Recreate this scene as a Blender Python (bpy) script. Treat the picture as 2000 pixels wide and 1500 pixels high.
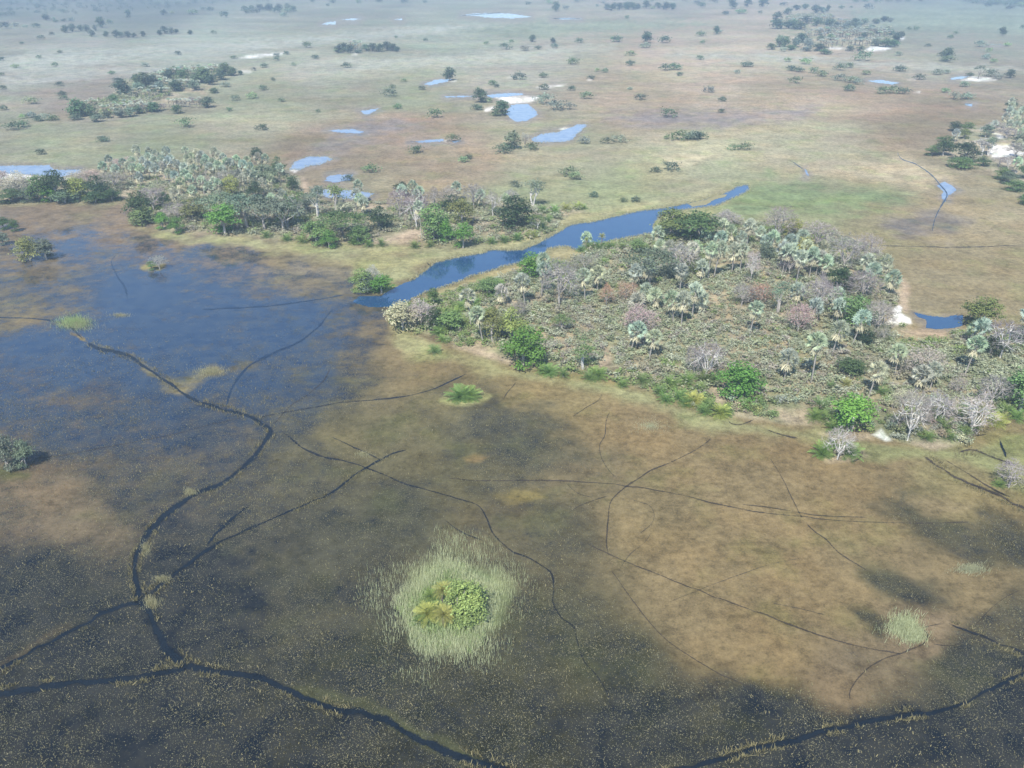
import bpy, math, random
import numpy as np

for o in list(bpy.data.objects):
    bpy.data.objects.remove(o)
SC = bpy.context.scene
COL = SC.collection
PI = math.pi

# ------------------------------------------------------------------ camera, sky, sun, exposure
H = 95.0                      # flying height, metres
F = 1650.0                    # focal length in photo pixels (the photo is 2000 x 1500)
PITCH = math.radians(26.98)   # camera looks this far below the horizon
CT, ST = math.cos(PITCH), math.sin(PITCH)
cam = bpy.data.cameras.new('camera')
cam.sensor_fit = 'HORIZONTAL'; cam.sensor_width = 36.0; cam.lens = 36.0 * F / 2000.0
cam.clip_start = 0.5; cam.clip_end = 60000.0
co = bpy.data.objects.new('camera', cam); COL.objects.link(co)
co.location = (0, 0, H); co.rotation_euler = (PI / 2 - PITCH, 0, 0)
SC.camera = co

SUN_ELEV, SUN_AZ = math.radians(50), math.radians(17)   # light travels away from the camera, 17 degrees to the right
wd = bpy.data.worlds.new('World'); SC.world = wd; wd.use_nodes = True
nt = wd.node_tree
sky = nt.nodes.new('ShaderNodeTexSky'); sky.sky_type = 'NISHITA'; sky.sun_disc = False
sky.sun_elevation = SUN_ELEV; sky.sun_rotation = PI + SUN_AZ
sky.altitude = 950; sky.air_density = 1.0; sky.dust_density = 0.4; sky.ozone_density = 2.5
nt.links.new(sky.outputs[0], nt.nodes['Background'].inputs[0])
nt.nodes['Background'].inputs[1].default_value = 0.15
sl = bpy.data.lights.new('sun', 'SUN'); sl.energy = 4.4; sl.angle = math.radians(0.53); sl.color = (1.0, 0.96, 0.885)
so = bpy.data.objects.new('sun', sl); COL.objects.link(so)
so.location = (-60, -200, 260); so.rotation_euler = (PI / 2 - SUN_ELEV, 0, -SUN_AZ)
SC.view_settings.view_transform = 'Standard'; SC.view_settings.look = 'None'
SC.view_settings.exposure = 0.5; SC.view_settings.gamma = 1.0; SC.view_settings.use_curve_mapping = False
SC.render.engine = 'CYCLES'
SC.cycles.max_bounces = 5; SC.cycles.diffuse_bounces = 2; SC.cycles.glossy_bounces = 2
SC.cycles.transmission_bounces = 3; SC.cycles.transparent_max_bounces = 4; SC.cycles.volume_bounces = 0
SC.cycles.use_denoising = True
HAZE = 0.00032

# ------------------------------------------------------------------ where a point of the photo lies on the ground
def G(px, py):
    px = np.asarray(px, float); py = np.asarray(py, float)
    a = (px - 1000.0) / F; b = (py - 750.0) / F
    dy = CT - b * ST; dz = -ST - b * CT
    t = H / -dz
    return a * t, dy * t
def PX(x, y):                 # ground point -> photo pixel
    d = y * CT + H * ST
    up = y * ST - H * CT
    return 1000.0 + F * x / d, 750.0 - F * up / d
def depth(y): return y * CT + H * ST
def px_m(py):                 # photo pixels per metre across, and per metre of height, at ground row py
    x, y = G(1000.0, py)
    d = float(depth(y)); sl = math.hypot(float(y), H)
    return F / d, F / d * float(y) / sl

# ------------------------------------------------------------------ noise
def _hash(ix, iy, s):
    n = (ix.astype(np.int64) * 374761393 + iy.astype(np.int64) * 668265263 + s * 2147483647) & 0x7fffffff
    n = ((n ^ (n >> 13)) * 1274126177) & 0x7fffffff
    return ((n ^ (n >> 16)) & 0xffff) / 65535.0
def vnoise(x, y, s):
    ix = np.floor(x); iy = np.floor(y); fx = x - ix; fy = y - iy
    fx = fx * fx * (3 - 2 * fx); fy = fy * fy * (3 - 2 * fy)
    a = _hash(ix, iy, s); b = _hash(ix + 1, iy, s); c = _hash(ix, iy + 1, s); d = _hash(ix + 1, iy + 1, s)
    return (a + (b - a) * fx) * (1 - fy) + (c + (d - c) * fx) * fy
def fbm(x, y, size, octv=4, s=1):
    x = np.asarray(x, float) / size; y = np.asarray(y, float) / size
    v = 0.0; amp = 0.5; tot = 0.0
    for k in range(octv):
        v = v + amp * vnoise(x + 17.3 * k, y - 9.1 * k, s + k); tot += amp
        amp *= 0.5; x = x * 2.03; y = y * 2.03
    return v / tot - 0.5
def smooth(a, b, t):
    t = np.clip((t - a) / (b - a), 0, 1); return t * t * (3 - 2 * t)
def lin(r, g, b):
    return tuple(((c / 255) / 12.92 if c / 255 <= 0.04045 else ((c / 255 + 0.055) / 1.055) ** 2.4) for c in (r, g, b))

# ------------------------------------------------------------------ signed distance to a polygon, in photo pixels (positive inside)
def poly_sd(px, py, poly):
    P = np.array(poly, float); Q = np.roll(P, -1, 0)
    ins = np.zeros(px.shape, bool); d2 = np.full(px.shape, 1e18)
    for (x0, y0), (x1, y1) in zip(P, Q):
        ex, ey = x1 - x0, y1 - y0
        t = np.clip(((px - x0) * ex + (py - y0) * ey) / (ex * ex + ey * ey + 1e-9), 0, 1)
        d2 = np.minimum(d2, (px - x0 - t * ex) ** 2 + ((py - y0 - t * ey)) ** 2)
        c = (y0 > py) != (y1 > py)
        if ey != 0:
            ins ^= c & (px < (py - y0) / ey * ex + x0)
    d = np.sqrt(d2)
    return np.where(ins, d, -d)

def pts(s):
    return [tuple(float(v) for v in q.split(',')) for q in s.split()]

# ------------------------------------------------------------------ the map: islands, sand, water, plant zones (photo pixels of the ground)
ISLE_R = pts("760,612 790,590 840,580 900,560 960,545 1010,528 1040,512 1110,508 1130,494 1150,480 1230,468 1280,460 1285,440 1340,432 1400,430 1450,432 1520,430 1560,442 1640,455 1700,480 1740,512 1755,560 1765,590 1785,640 1850,648 1900,642 1960,645 2060,650 2120,700 2120,800 1990,805 1930,832 1890,868 1820,880 1760,872 1720,858 1690,848 1660,842 1600,838 1540,826 1480,816 1410,810 1350,798 1290,776 1200,748 1130,733 1060,722 1000,710 950,698 900,684 850,660 790,652 762,635")
ISLE_L = pts("255,430 260,402 290,388 215,362 170,345 280,318 350,322 450,322 520,328 580,345 595,380 640,398 720,393 800,398 900,393 960,398 1040,400 1130,404 1140,410 1105,425 1080,455 1040,470 980,476 900,482 800,478 700,478 620,474 500,464 400,460 330,450")
ISLE_LL = pts("-60,346 60,350 160,345 230,360 290,385 250,388 130,393 -60,390")
ISLE_E = pts("1850,290 1830,300 1870,322 1915,325 1955,345 2000,390 2100,420 2100,190 1985,205 1960,235 1930,245 1870,248 1860,262 1872,285")
ISLE_F = pts("1585,882 1600,872 1640,868 1675,878 1680,892 1650,905 1610,903")
GROVE_UL = pts("130,228 150,205 220,190 250,155 330,135 440,130 470,143 420,165 400,205 320,215 200,235")
GROVE_UR = pts("1500,92 1520,55 1505,35 1560,25 1625,25 1640,40 1700,50 1760,70 1745,85 1690,95 1600,100")
SAND = [pts(s) for s in (
 "-40,338 30,338 70,344 118,347 160,345 170,352 100,353 40,350 -40,352",
 "1727,634 1742,622 1738,611 1758,595 1764,600 1760,612 1778,620 1782,632 1760,638 1735,640",
 "1698,850 1718,841 1723,846 1742,861 1728,863",
 "1914,250 1933,244 1936,249 1915,256", "1932,258 1945,262 1966,272 1950,273",
 "1928,300 1938,284 1968,285 1995,292 2030,292 2030,304 1960,308 1940,312",
 "963,190 1000,187 1056,189 1050,194 1035,200 1000,203 985,198", "945,212 965,206 966,215 948,218",
 "566,331 576,321 585,333 578,338", "466,114 480,108 520,105 556,103 550,107 490,114",
 "1686,99 1700,91 1735,90 1742,94 1728,98 1700,101", "1615,96 1622,92 1655,94 1640,97", "1756,74 1766,71 1768,76 1758,79",
 "1876,157 1900,149 1932,152 1948,157 1910,160", "1782,181 1798,178 1797,182", "1772,155 1788,153 1787,156",
 "1090,253 1100,250 1125,252 1120,257 1098,258", "686,105 697,103 697,107 687,107", "985,152 1000,150 1000,153",
 "865,273 872,273 872,276", "1047,171 1065,168 1106,165 1100,168 1060,172", "880,158 893,156 893,159", "1280,82 1294,80 1294,83",
 "470,137 495,139 490,142 472,142", "1147,155 1158,152 1158,157 1150,158")]
BARE = [pts(s) for s in (      # bare sandy soil on the islands, pinkish tan
 "1390,768 1410,752 1425,748 1425,770 1410,790 1392,785", "1180,705 1178,685 1190,690 1205,705 1190,722 1160,725",
 "905,680 960,685 1000,702 1050,712 1060,722 1000,712 940,694", "1740,650 1790,640 1850,645 1860,660 1800,668 1760,664",
 "1770,865 1800,866 1850,865 1870,872 1820,882 1780,874", "1590,845 1640,845 1690,848 1700,860 1660,862 1600,850",
 "1745,530 1770,560 1780,600 1768,610 1755,580", "725,470 770,462 800,452 828,460 800,475 740,480", "300,340 350,350 420,352 470,350 400,362 320,358",
 "700,405 760,402 768,408 720,412", "1500,800 1560,800 1620,815 1600,830 1530,822", "1610,892 1635,886 1660,890 1650,902 1620,902",
 "590,345 600,370 596,384 585,360")]
RIVER = pts("1461,361 1440,364 1425,373 1410,379 1390,385 1370,391 1340,397 1320,402 1290,407 1255,411 1230,416 1200,423 1160,433 1130,436 1110,441 1095,451 1075,462 1050,476 1020,488 990,489 962,488 940,495 905,500 880,506 850,513 830,528 800,545 770,558 762,568 738,576 690,578 640,584 560,592 470,600 380,606 300,600 258,592 240,612 205,622 190,650 230,668 300,676 400,690 500,702 580,706 650,694 700,672 742,645 757,622 768,604 800,588 830,572 870,560 900,549 920,540 945,534 985,520 1010,516 1066,494 1070,486 1090,483 1110,482 1125,489 1140,485 1200,469 1240,462 1278,455 1276,440 1285,425 1302,418 1330,411 1370,406 1400,402 1430,388 1450,379 1463,370")
BAR = pts("1343,398 1380,390 1395,381 1420,380 1416,385 1395,390 1380,400 1352,404")
PONDS = [pts(s) for s in (
 "-60,325 0,324 60,323 98,322 104,330 120,332 155,331 162,337 120,346 70,342 0,338 -60,338",
 "565,331 575,316 600,306 640,306 651,311 625,322 600,325 585,333", "633,353 640,345 660,341 690,341 684,351 655,357",
 "608,374 640,370 690,372 732,378 712,391 700,390 640,386", "638,255 660,253 690,253 714,258 700,261 660,259",
 "704,217 730,213 740,212 722,223 712,223", "998,205 1030,203 1044,214 1051,224 1032,235 1010,238 998,232 988,222",
 "950,186 985,182 1020,182 1022,185 1000,188 960,191", "868,188 900,187 932,188 900,190 870,190",
 "1038,271 1055,262 1090,258 1110,250 1130,243 1149,243 1137,254 1125,264 1120,272 1100,277 1045,278",
 "828,164 850,156 882,154 872,160 840,167", "800,277 840,273 866,272 866,276 820,279", "900,30 930,26 965,25 1000,27 1038,33 1000,36 955,34 925,31",
 "1078,36 1110,35 1136,37 1100,38", "628,48 640,43 656,42 656,48", "668,39 690,36 705,37 690,40", "770,38 785,36 786,39",
 "1856,154 1870,150 1892,149 1880,154 1862,156", "1695,158 1720,156 1756,162 1745,165 1715,162", "1933,87 1955,86 1955,88 1935,89",
 "1784,610 1800,614 1815,617 1846,620 1863,616 1880,616 1882,626 1880,637 1860,641 1832,643 1807,641 1810,633 1807,624 1793,619",
 "1830,362 1845,355 1862,365 1868,372 1852,382 1848,395 1838,388 1842,374", "1570,328 1576,334 1580,344 1574,340",
 "880,277 900,275 890,279", "1885,202 1900,203 1898,208 1885,206")]
POND_NAME_WET = PONDS
# soft zones: polygon, feather px, tint (sRGB as it looks sunlit), wetness
ZONES = [
 ("fringe left island", pts("300,440 400,462 600,476 750,488 950,486 930,497 840,512 800,535 770,552 700,552 680,522 600,502 480,482 350,468"), 12, (165, 163, 108), 0.03),
 ("fringe left tip", pts("250,432 270,440 330,455 340,466 300,458 255,442"), 6, (168, 160, 100), 0.02),
 ("fringe west", pts("-40,388 120,390 240,385 290,392 230,398 100,402 -40,404"), 6, (165, 160, 108), 0.02),
 ("fringe right island south", pts("755,612 800,655 860,680 950,702 1060,728 1200,752 1290,782 1400,815 1480,822 1560,832 1620,842 1590,870 1500,850 1400,840 1290,812 1200,786 1100,762 960,728 860,702 790,690 752,650"), 12, (166, 160, 104), 0.03),
 ("fringe right tip", pts("752,612 775,600 830,585 790,640 765,640"), 8, (168, 160, 108), 0.03),
 ("north shore", pts("780,602 830,575 900,552 985,524 1068,496 1075,486 1110,484 1140,488 1130,500 1040,520 960,555 900,570 840,590"), 6, (172, 160, 108), 0.0),
 ("fringe lower right", pts("1590,850 1700,868 1800,884 1900,876 2060,835 2060,960 1980,950 1880,905 1790,892 1680,900 1600,890"), 10, (160, 158, 98), 0.1),
 ("bank north", pts("1465,358 1440,360 1400,376 1320,396 1240,410 1150,428 1100,440 1060,462 1010,484 960,484 1000,470 1060,440 1120,415 1220,400 1330,380 1420,355"), 6, (168, 162, 108), 0.0),
 ("bank south", pts("1463,372 1400,404 1300,418 1278,440 1276,456 1330,430 1420,415 1480,392"), 6, (155, 156, 98), 0.0),
 ("green band", pts("1440,368 1500,345 1560,360 1640,378 1720,368 1790,380 1740,398 1640,410 1560,412 1500,415 1420,405"), 22, (128, 148, 88), 0.0),
 ("mauve flat", pts("1180,232 1260,215 1450,220 1600,205 1560,228 1420,245 1260,245"), 16, (150, 136, 124), 0.3),
 ("mauve flat two", pts("700,235 830,245 760,262 660,272"), 14, (148, 135, 122), 0.3),
 ("mauve flat three", pts("640,270 760,275 700,292 640,300 600,292"), 12, (150, 136, 118), 0.3),
 ("mauve marsh", pts("1720,440 1820,415 1900,440 1860,462 1760,466"), 18, (140, 128, 112), 0.35),
 ("straw patch", pts("1280,310 1340,295 1400,305 1360,318 1290,322"), 10, (190, 176, 128), 0.0),
 ("straw patch two", pts("1640,330 1760,300 1830,330 1850,360 1800,375 1720,350"), 25, (182, 164, 120), 0.0),
 ("pale band", pts("-100,118 150,100 420,88 640,70 900,48 1100,45 900,62 600,88 400,104 200,122 0,142 -100,146"), 10, (172, 174, 152), 0.0),
 ("pale band two", pts("0,152 120,140 300,132 420,128 300,142 150,158 20,165"), 8, (170, 168, 148), 0.0),
 ("pale band three", pts("560,125 760,112 1000,98 1200,92 1000,120 760,135 600,142"), 10, (168, 168, 142), 0.0),
 ("pale band four", pts("1300,108 1500,104 1680,118 1900,128 2050,135 1900,142 1600,124 1400,116"), 8, (170, 168, 144), 0.0),
 ("teal meadow", pts("1660,25 1800,12 2100,20 2100,70 1880,60 1760,62 1680,45"), 12, (138, 150, 118), 0.0),
 ("teal meadow two", pts("880,62 1050,40 1400,44 1240,60 1050,72"), 10, (140, 150, 115), 0.0),
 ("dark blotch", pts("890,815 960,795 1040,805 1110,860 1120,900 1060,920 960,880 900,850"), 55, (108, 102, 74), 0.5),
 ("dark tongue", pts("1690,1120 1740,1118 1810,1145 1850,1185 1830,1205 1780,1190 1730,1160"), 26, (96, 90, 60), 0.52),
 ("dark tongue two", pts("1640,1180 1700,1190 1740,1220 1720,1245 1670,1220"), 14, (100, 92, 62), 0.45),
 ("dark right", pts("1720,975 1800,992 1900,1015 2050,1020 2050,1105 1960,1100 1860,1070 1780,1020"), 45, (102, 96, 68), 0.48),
 ("tan spit", pts("1780,980 1860,970 1900,985 1880,1005 1820,1004"), 12, (152, 134, 95), 0.1),
 ("ochre patch", pts("912,890 940,884 975,888 960,900 925,902"), 6, (150, 122, 74), 0.15),
 ("olive patch", pts("972,962 1010,948 1060,952 1080,965 1040,980 990,976"), 10, (138, 122, 66), 0.12),
 ("channel bank one", pts("265,700 275,692 330,735 380,752 350,752 300,735"), 9, (150, 138, 96), 0.3),
 ("channel bank two", pts("335,758 380,735 430,715 445,728 400,745 365,768"), 10, (150, 138, 98), 0.35),
 ("channel bank three", pts("180,676 215,682 262,688 268,698 245,694 200,686"), 6, (150, 136, 88), 0.3),
 ("channel bank four", pts("150,655 168,655 172,668 160,668"), 3, (160, 140, 85), 0.08),
 ("channel bank five", pts("0,1296 60,1262 120,1236 165,1212 160,1226 60,1282 0,1314"), 9, (108, 92, 66), 0.42),
 ("channel bank six", pts("545,1335 610,1352 680,1375 760,1395 860,1440 960,1490 900,1500 780,1440 700,1412 600,1382"), 8, (98, 98, 62), 0.35),
 ("lit ring", pts("770,1180 790,1130 850,1100 940,1110 985,1160 975,1230 930,1275 860,1290 800,1265 775,1220"), 22, (150, 160, 110), 0.1),  # pale green ground beneath the ring of reeds
 ("islet shore", pts("685,572 690,552 735,560 765,556 757,570 730,577"), 3, (168, 172, 98), 0.0),
 ("islet shore two", pts("288,520 310,514 335,518 325,526 295,527"), 5, (160, 150, 88), 0.0),
 ("islet shore three", pts("860,778 880,762 925,765 950,778 925,792 880,792"), 6, (172, 168, 105), 0.0),
 ("tan marsh tongue", pts("560,500 690,520 680,565 600,560 520,575 480,565 540,540"), 26, (148, 134, 102), 0.5),
 ("brown marsh", pts("60,400 240,398 300,440 260,455 120,450 40,430"), 26, (150, 130, 98), 0.3),
 ("bush shadow shore", pts("-20,912 60,915 65,930 20,940 -20,938"), 8, (112, 112, 62), 0.3),
]
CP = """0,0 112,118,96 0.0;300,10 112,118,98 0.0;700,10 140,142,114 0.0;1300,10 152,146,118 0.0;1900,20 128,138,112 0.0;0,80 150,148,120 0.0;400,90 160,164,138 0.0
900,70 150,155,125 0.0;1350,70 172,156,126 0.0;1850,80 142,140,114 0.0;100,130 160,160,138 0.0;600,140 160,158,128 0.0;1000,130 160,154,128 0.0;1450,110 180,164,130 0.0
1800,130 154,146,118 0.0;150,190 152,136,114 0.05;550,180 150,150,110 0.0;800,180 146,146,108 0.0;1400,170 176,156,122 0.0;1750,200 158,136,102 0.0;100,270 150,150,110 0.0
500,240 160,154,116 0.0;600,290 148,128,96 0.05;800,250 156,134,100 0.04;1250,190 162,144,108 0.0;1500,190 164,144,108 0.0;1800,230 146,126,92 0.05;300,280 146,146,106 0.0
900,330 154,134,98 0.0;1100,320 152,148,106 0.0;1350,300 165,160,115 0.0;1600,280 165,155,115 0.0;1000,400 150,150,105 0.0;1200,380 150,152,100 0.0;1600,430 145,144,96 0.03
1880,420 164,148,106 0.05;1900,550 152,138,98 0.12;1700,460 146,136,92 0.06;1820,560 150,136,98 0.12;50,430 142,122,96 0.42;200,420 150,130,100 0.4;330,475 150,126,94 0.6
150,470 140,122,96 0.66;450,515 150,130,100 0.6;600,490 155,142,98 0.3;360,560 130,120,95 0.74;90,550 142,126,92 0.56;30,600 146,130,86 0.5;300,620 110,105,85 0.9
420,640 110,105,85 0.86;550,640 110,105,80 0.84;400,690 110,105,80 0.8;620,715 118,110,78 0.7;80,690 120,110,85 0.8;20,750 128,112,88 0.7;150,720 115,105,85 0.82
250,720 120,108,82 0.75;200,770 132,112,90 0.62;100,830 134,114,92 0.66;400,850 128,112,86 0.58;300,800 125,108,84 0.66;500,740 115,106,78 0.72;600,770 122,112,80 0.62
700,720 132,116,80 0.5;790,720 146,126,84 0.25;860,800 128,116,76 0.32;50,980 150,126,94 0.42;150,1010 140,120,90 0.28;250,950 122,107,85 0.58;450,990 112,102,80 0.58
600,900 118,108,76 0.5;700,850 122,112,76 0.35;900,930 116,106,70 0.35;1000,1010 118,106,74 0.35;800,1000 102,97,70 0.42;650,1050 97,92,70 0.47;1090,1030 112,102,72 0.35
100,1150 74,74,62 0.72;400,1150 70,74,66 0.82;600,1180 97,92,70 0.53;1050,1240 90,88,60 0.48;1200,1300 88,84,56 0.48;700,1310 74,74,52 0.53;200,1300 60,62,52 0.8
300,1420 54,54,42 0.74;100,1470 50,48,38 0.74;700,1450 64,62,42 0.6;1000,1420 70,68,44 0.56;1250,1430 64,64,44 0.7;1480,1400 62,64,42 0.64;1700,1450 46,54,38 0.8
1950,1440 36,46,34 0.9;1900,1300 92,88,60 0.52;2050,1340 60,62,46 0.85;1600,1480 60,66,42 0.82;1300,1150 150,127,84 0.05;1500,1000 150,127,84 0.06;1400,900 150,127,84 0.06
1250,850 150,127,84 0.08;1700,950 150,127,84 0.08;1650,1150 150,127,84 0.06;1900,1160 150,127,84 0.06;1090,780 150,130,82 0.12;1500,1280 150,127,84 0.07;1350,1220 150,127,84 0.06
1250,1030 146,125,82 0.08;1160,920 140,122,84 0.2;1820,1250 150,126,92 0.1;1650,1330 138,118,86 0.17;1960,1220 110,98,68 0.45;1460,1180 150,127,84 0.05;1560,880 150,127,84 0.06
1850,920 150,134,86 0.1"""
ALB = 0.66        # sunlit colour -> albedo

# ------------------------------------------------------------------ materials
def new_mat(name):
    m = bpy.data.materials.new(name); m.use_nodes = True
    n = m.node_tree.nodes
    for k in list(n):
        if k.type != 'OUTPUT_MATERIAL': n.remove(k)
    return m, m.node_tree, n, m.node_tree.links, n['Material Output']
def node(n, t, **kw):
    k = n.new(t)
    for a, v in kw.items():
        if a.startswith('i_'): k.inputs[int(a[2:])].default_value = v
        else: setattr(k, a, v)
    return k
def mixc(n, l, fac, a, b, bt='MIX'):
    k = n.new('ShaderNodeMix'); k.data_type = 'RGBA'; k.blend_type = bt
    for sock, v in ((k.inputs[0], fac), (k.inputs[6], a), (k.inputs[7], b)):
        if hasattr(v, 'is_linked'): l.new(v, sock)
        else: sock.default_value = v if not isinstance(v, tuple) or len(v) == 4 else (*v, 1)
    return k.outputs[2]
def maths(n, l, op, a, b=0.0, clamp=False):
    k = n.new('ShaderNodeMath'); k.operation = op; k.use_clamp = clamp
    for s, v in ((k.inputs[0], a), (k.inputs[1], b)):
        if hasattr(v, 'is_linked'): l.new(v, s)
        else: s.default_value = v
    return k.outputs[0]
def ramp(n, l, v, lo, hi, a=0.0, b=1.0):
    k = n.new('ShaderNodeMapRange'); k.interpolation_type = 'SMOOTHSTEP'
    l.new(v, k.inputs[0]); k.inputs[1].default_value = lo; k.inputs[2].default_value = hi
    k.inputs[3].default_value = a; k.inputs[4].default_value = b
    return k.outputs[0]
def noise(n, l, vec, scale, detail=4, rough=0.55, dim='3D'):
    k = n.new('ShaderNodeTexNoise'); k.noise_dimensions = dim
    k.inputs['Scale'].default_value = scale; k.inputs['Detail'].default_value = detail; k.inputs['Roughness'].default_value = rough
    l.new(vec, k.inputs['Vector']); return k.outputs['Fac']

WATER_IOR = 1.42
def water_shader(n, l, vec, deep, shallow, ior=None):
    """clear dark water over a dark bed: body colour of the bed, mirror of the sky"""
    p = n.new('ShaderNodeBsdfPrincipled')
    nb = noise(n, l, vec, 0.22, 4, 0.6)
    l.new(mixc(n, l, ramp(n, l, nb, 0.32, 0.64), deep, shallow), p.inputs['Base Color'])
    p.inputs['Roughness'].default_value = 0.06
    if hasattr(ior, 'is_linked'): l.new(ior, p.inputs['IOR'])
    else: p.inputs['IOR'].default_value = ior or WATER_IOR
    bp = n.new('ShaderNodeBump'); bp.inputs['Strength'].default_value = 0.06; bp.inputs['Distance'].default_value = 0.05
    l.new(noise(n, l, vec, 2.2, 3, 0.5), bp.inputs['Height']); l.new(bp.outputs[0], p.inputs['Normal'])
    return p.outputs[0]

def mat_ground():
    m, t, n, l, out = new_mat('marsh_ground')
    tc = n.new('ShaderNodeTexCoord'); vec = tc.outputs['Object']
    tint = node(n, 'ShaderNodeAttribute', attribute_name='tint'); wet = node(n, 'ShaderNodeAttribute', attribute_name='wet')
    big = noise(n, l, vec, 0.035, 4, 0.6); mid = noise(n, l, vec, 0.55, 5, 0.7); fine = noise(n, l, vec, 3.2, 4, 0.75)
    # plant colour: tussocks, drier and greener patches
    g = maths(n, l, 'ADD', maths(n, l, 'MULTIPLY', mid, 0.95), maths(n, l, 'MULTIPLY', fine, 0.75))
    g = maths(n, l, 'ADD', maths(n, l, 'MULTIPLY', noise(n, l, vec, 1.3, 5, 0.8), 0.6), maths(n, l, 'SUBTRACT', g, 0.3))
    g = maths(n, l, 'ADD', g, maths(n, l, 'MULTIPLY', maths(n, l, 'SUBTRACT', noise(n, l, vec, 0.11, 7, 0.75), 0.5), 0.9))
    g = ramp(n, l, g, 0.4, 1.3, 0.42, 1.54)
    k = n.new('ShaderNodeMix'); k.data_type = 'RGBA'; k.blend_type = 'MULTIPLY'; k.inputs[0].default_value = 1
    l.new(tint.outputs['Color'], k.inputs[6]); cc = n.new('ShaderNodeCombineColor')
    for i in range(3): l.new(g, cc.inputs[i])
    l.new(cc.outputs[0], k.inputs[7])
    dry = mixc(n, l, ramp(n, l, big, 0.42, 0.66, 0.0, 0.5), k.outputs[2], (1.12, 1.0, 0.86, 1), 'MULTIPLY')
    grn = mixc(n, l, ramp(n, l, noise(n, l, vec, 0.06, 4, 0.6), 0.5, 0.68, 0.0, 0.55), dry, (0.84, 1.0, 0.78, 1), 'MULTIPLY')
    pl = n.new('ShaderNodeBsdfDiffuse'); l.new(grn, pl.inputs[0]); pl.inputs[1].default_value = 0.6
    bp = n.new('ShaderNodeBump'); bp.inputs['Strength'].default_value = 0.7; bp.inputs['Distance'].default_value = 0.4
    l.new(maths(n, l, 'ADD', mid, maths(n, l, 'MULTIPLY', fine, 0.35)), bp.inputs['Height']); l.new(bp.outputs[0], pl.inputs['Normal'])
    # water between the plants where the map is wet
    w = maths(n, l, 'ADD', maths(n, l, 'MULTIPLY', mid, 0.7), maths(n, l, 'MULTIPLY', fine, 1.2))
    w = maths(n, l, 'ADD', w, maths(n, l, 'MULTIPLY', noise(n, l, vec, 0.16, 7, 0.75), 1.2))   # centred near 0.95
    lvl = maths(n, l, 'ADD', w, maths(n, l, 'MULTIPLY', maths(n, l, 'SUBTRACT', wet.outputs['Fac'], 0.5), 1.0))
    wm = ramp(n, l, lvl, 1.30, 1.86)
    wm = maths(n, l, 'MULTIPLY', wm, ramp(n, l, wet.outputs['Fac'], 0.02, 0.16), True)
    dp = node(n, 'ShaderNodeAttribute', attribute_name='open').outputs['Fac']
    ws = water_shader(n, l, vec, mixc(n, l, dp, (0.006, 0.009, 0.013, 1), (0.015, 0.037, 0.078, 1)), mixc(n, l, dp, (0.034, 0.033, 0.026, 1), (0.034, 0.056, 0.088, 1)), maths(n, l, 'ADD', maths(n, l, 'MULTIPLY', dp, 0.2), 1.31))
    mx = n.new('ShaderNodeMixShader'); l.new(wm, mx.inputs[0]); l.new(pl.outputs[0], mx.inputs[1]); l.new(ws, mx.inputs[2])
    l.new(mx.outputs[0], out.inputs[0]); return m
def mat_water(name, deep, shallow, ior=None):
    m, t, n, l, out = new_mat(name)
    tc = n.new('ShaderNodeTexCoord')
    l.new(water_shader(n, l, tc.outputs['Object'], deep, shallow, ior), out.inputs[0]); return m
def mat_channel(name, deep, shallow, lo, hi, ior=1.36):
    """open water down the middle of a channel, broken up by plants towards its edges"""
    m, t, n, l, out = new_mat(name); vec = n.new('ShaderNodeTexCoord').outputs['Object']
    e = node(n, 'ShaderNodeAttribute', attribute_name='edge')
    v = maths(n, l, 'ADD', e.outputs['Fac'], maths(n, l, 'MULTIPLY', maths(n, l, 'SUBTRACT', noise(n, l, vec, 1.9, 6, 0.8), 0.5), 2.0))
    v = maths(n, l, 'ADD', v, maths(n, l, 'MULTIPLY', maths(n, l, 'SUBTRACT', noise(n, l, vec, 0.16, 3, 0.6), 0.5), 1.3))
    k = ramp(n, l, v, lo, hi); tr = n.new('ShaderNodeBsdfTransparent'); mx = n.new('ShaderNodeMixShader')
    l.new(k, mx.inputs[0]); l.new(tr.outputs[0], mx.inputs[1]); l.new(water_shader(n, l, vec, deep, shallow, ior), mx.inputs[2])
    l.new(mx.outputs[0], out.inputs[0]); return m
def mat_leaf(name, rough=0.6, trans=0.28):
    m, t, n, l, out = new_mat(name)
    oi = n.new('ShaderNodeObjectInfo'); tone = node(n, 'ShaderNodeAttribute', attribute_name='tone')
    r = ramp(n, l, oi.outputs['Random'], 0.0, 1.0, 0.86, 1.16)
    f = maths(n, l, 'MULTIPLY', tone.outputs['Fac'], r)
    cc = n.new('ShaderNodeCombineColor')
    for i in range(3): l.new(f, cc.inputs[i])
    c = mixc(n, l, 1.0, oi.outputs['Color'], cc.outputs[0], 'MULTIPLY')
    d = n.new('ShaderNodeBsdfPrincipled'); l.new(c, d.inputs['Base Color']); d.inputs['Roughness'].default_value = rough
    d.inputs['Specular IOR Level'].default_value = 0.25
    tr = n.new('ShaderNodeBsdfTranslucent'); l.new(c, tr.inputs[0])
    mx = n.new('ShaderNodeMixShader'); mx.inputs[0].default_value = trans
    l.new(d.outputs[0], mx.inputs[1]); l.new(tr.outputs[0], mx.inputs[2]); l.new(mx.outputs[0], out.inputs[0])
    return m
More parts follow.
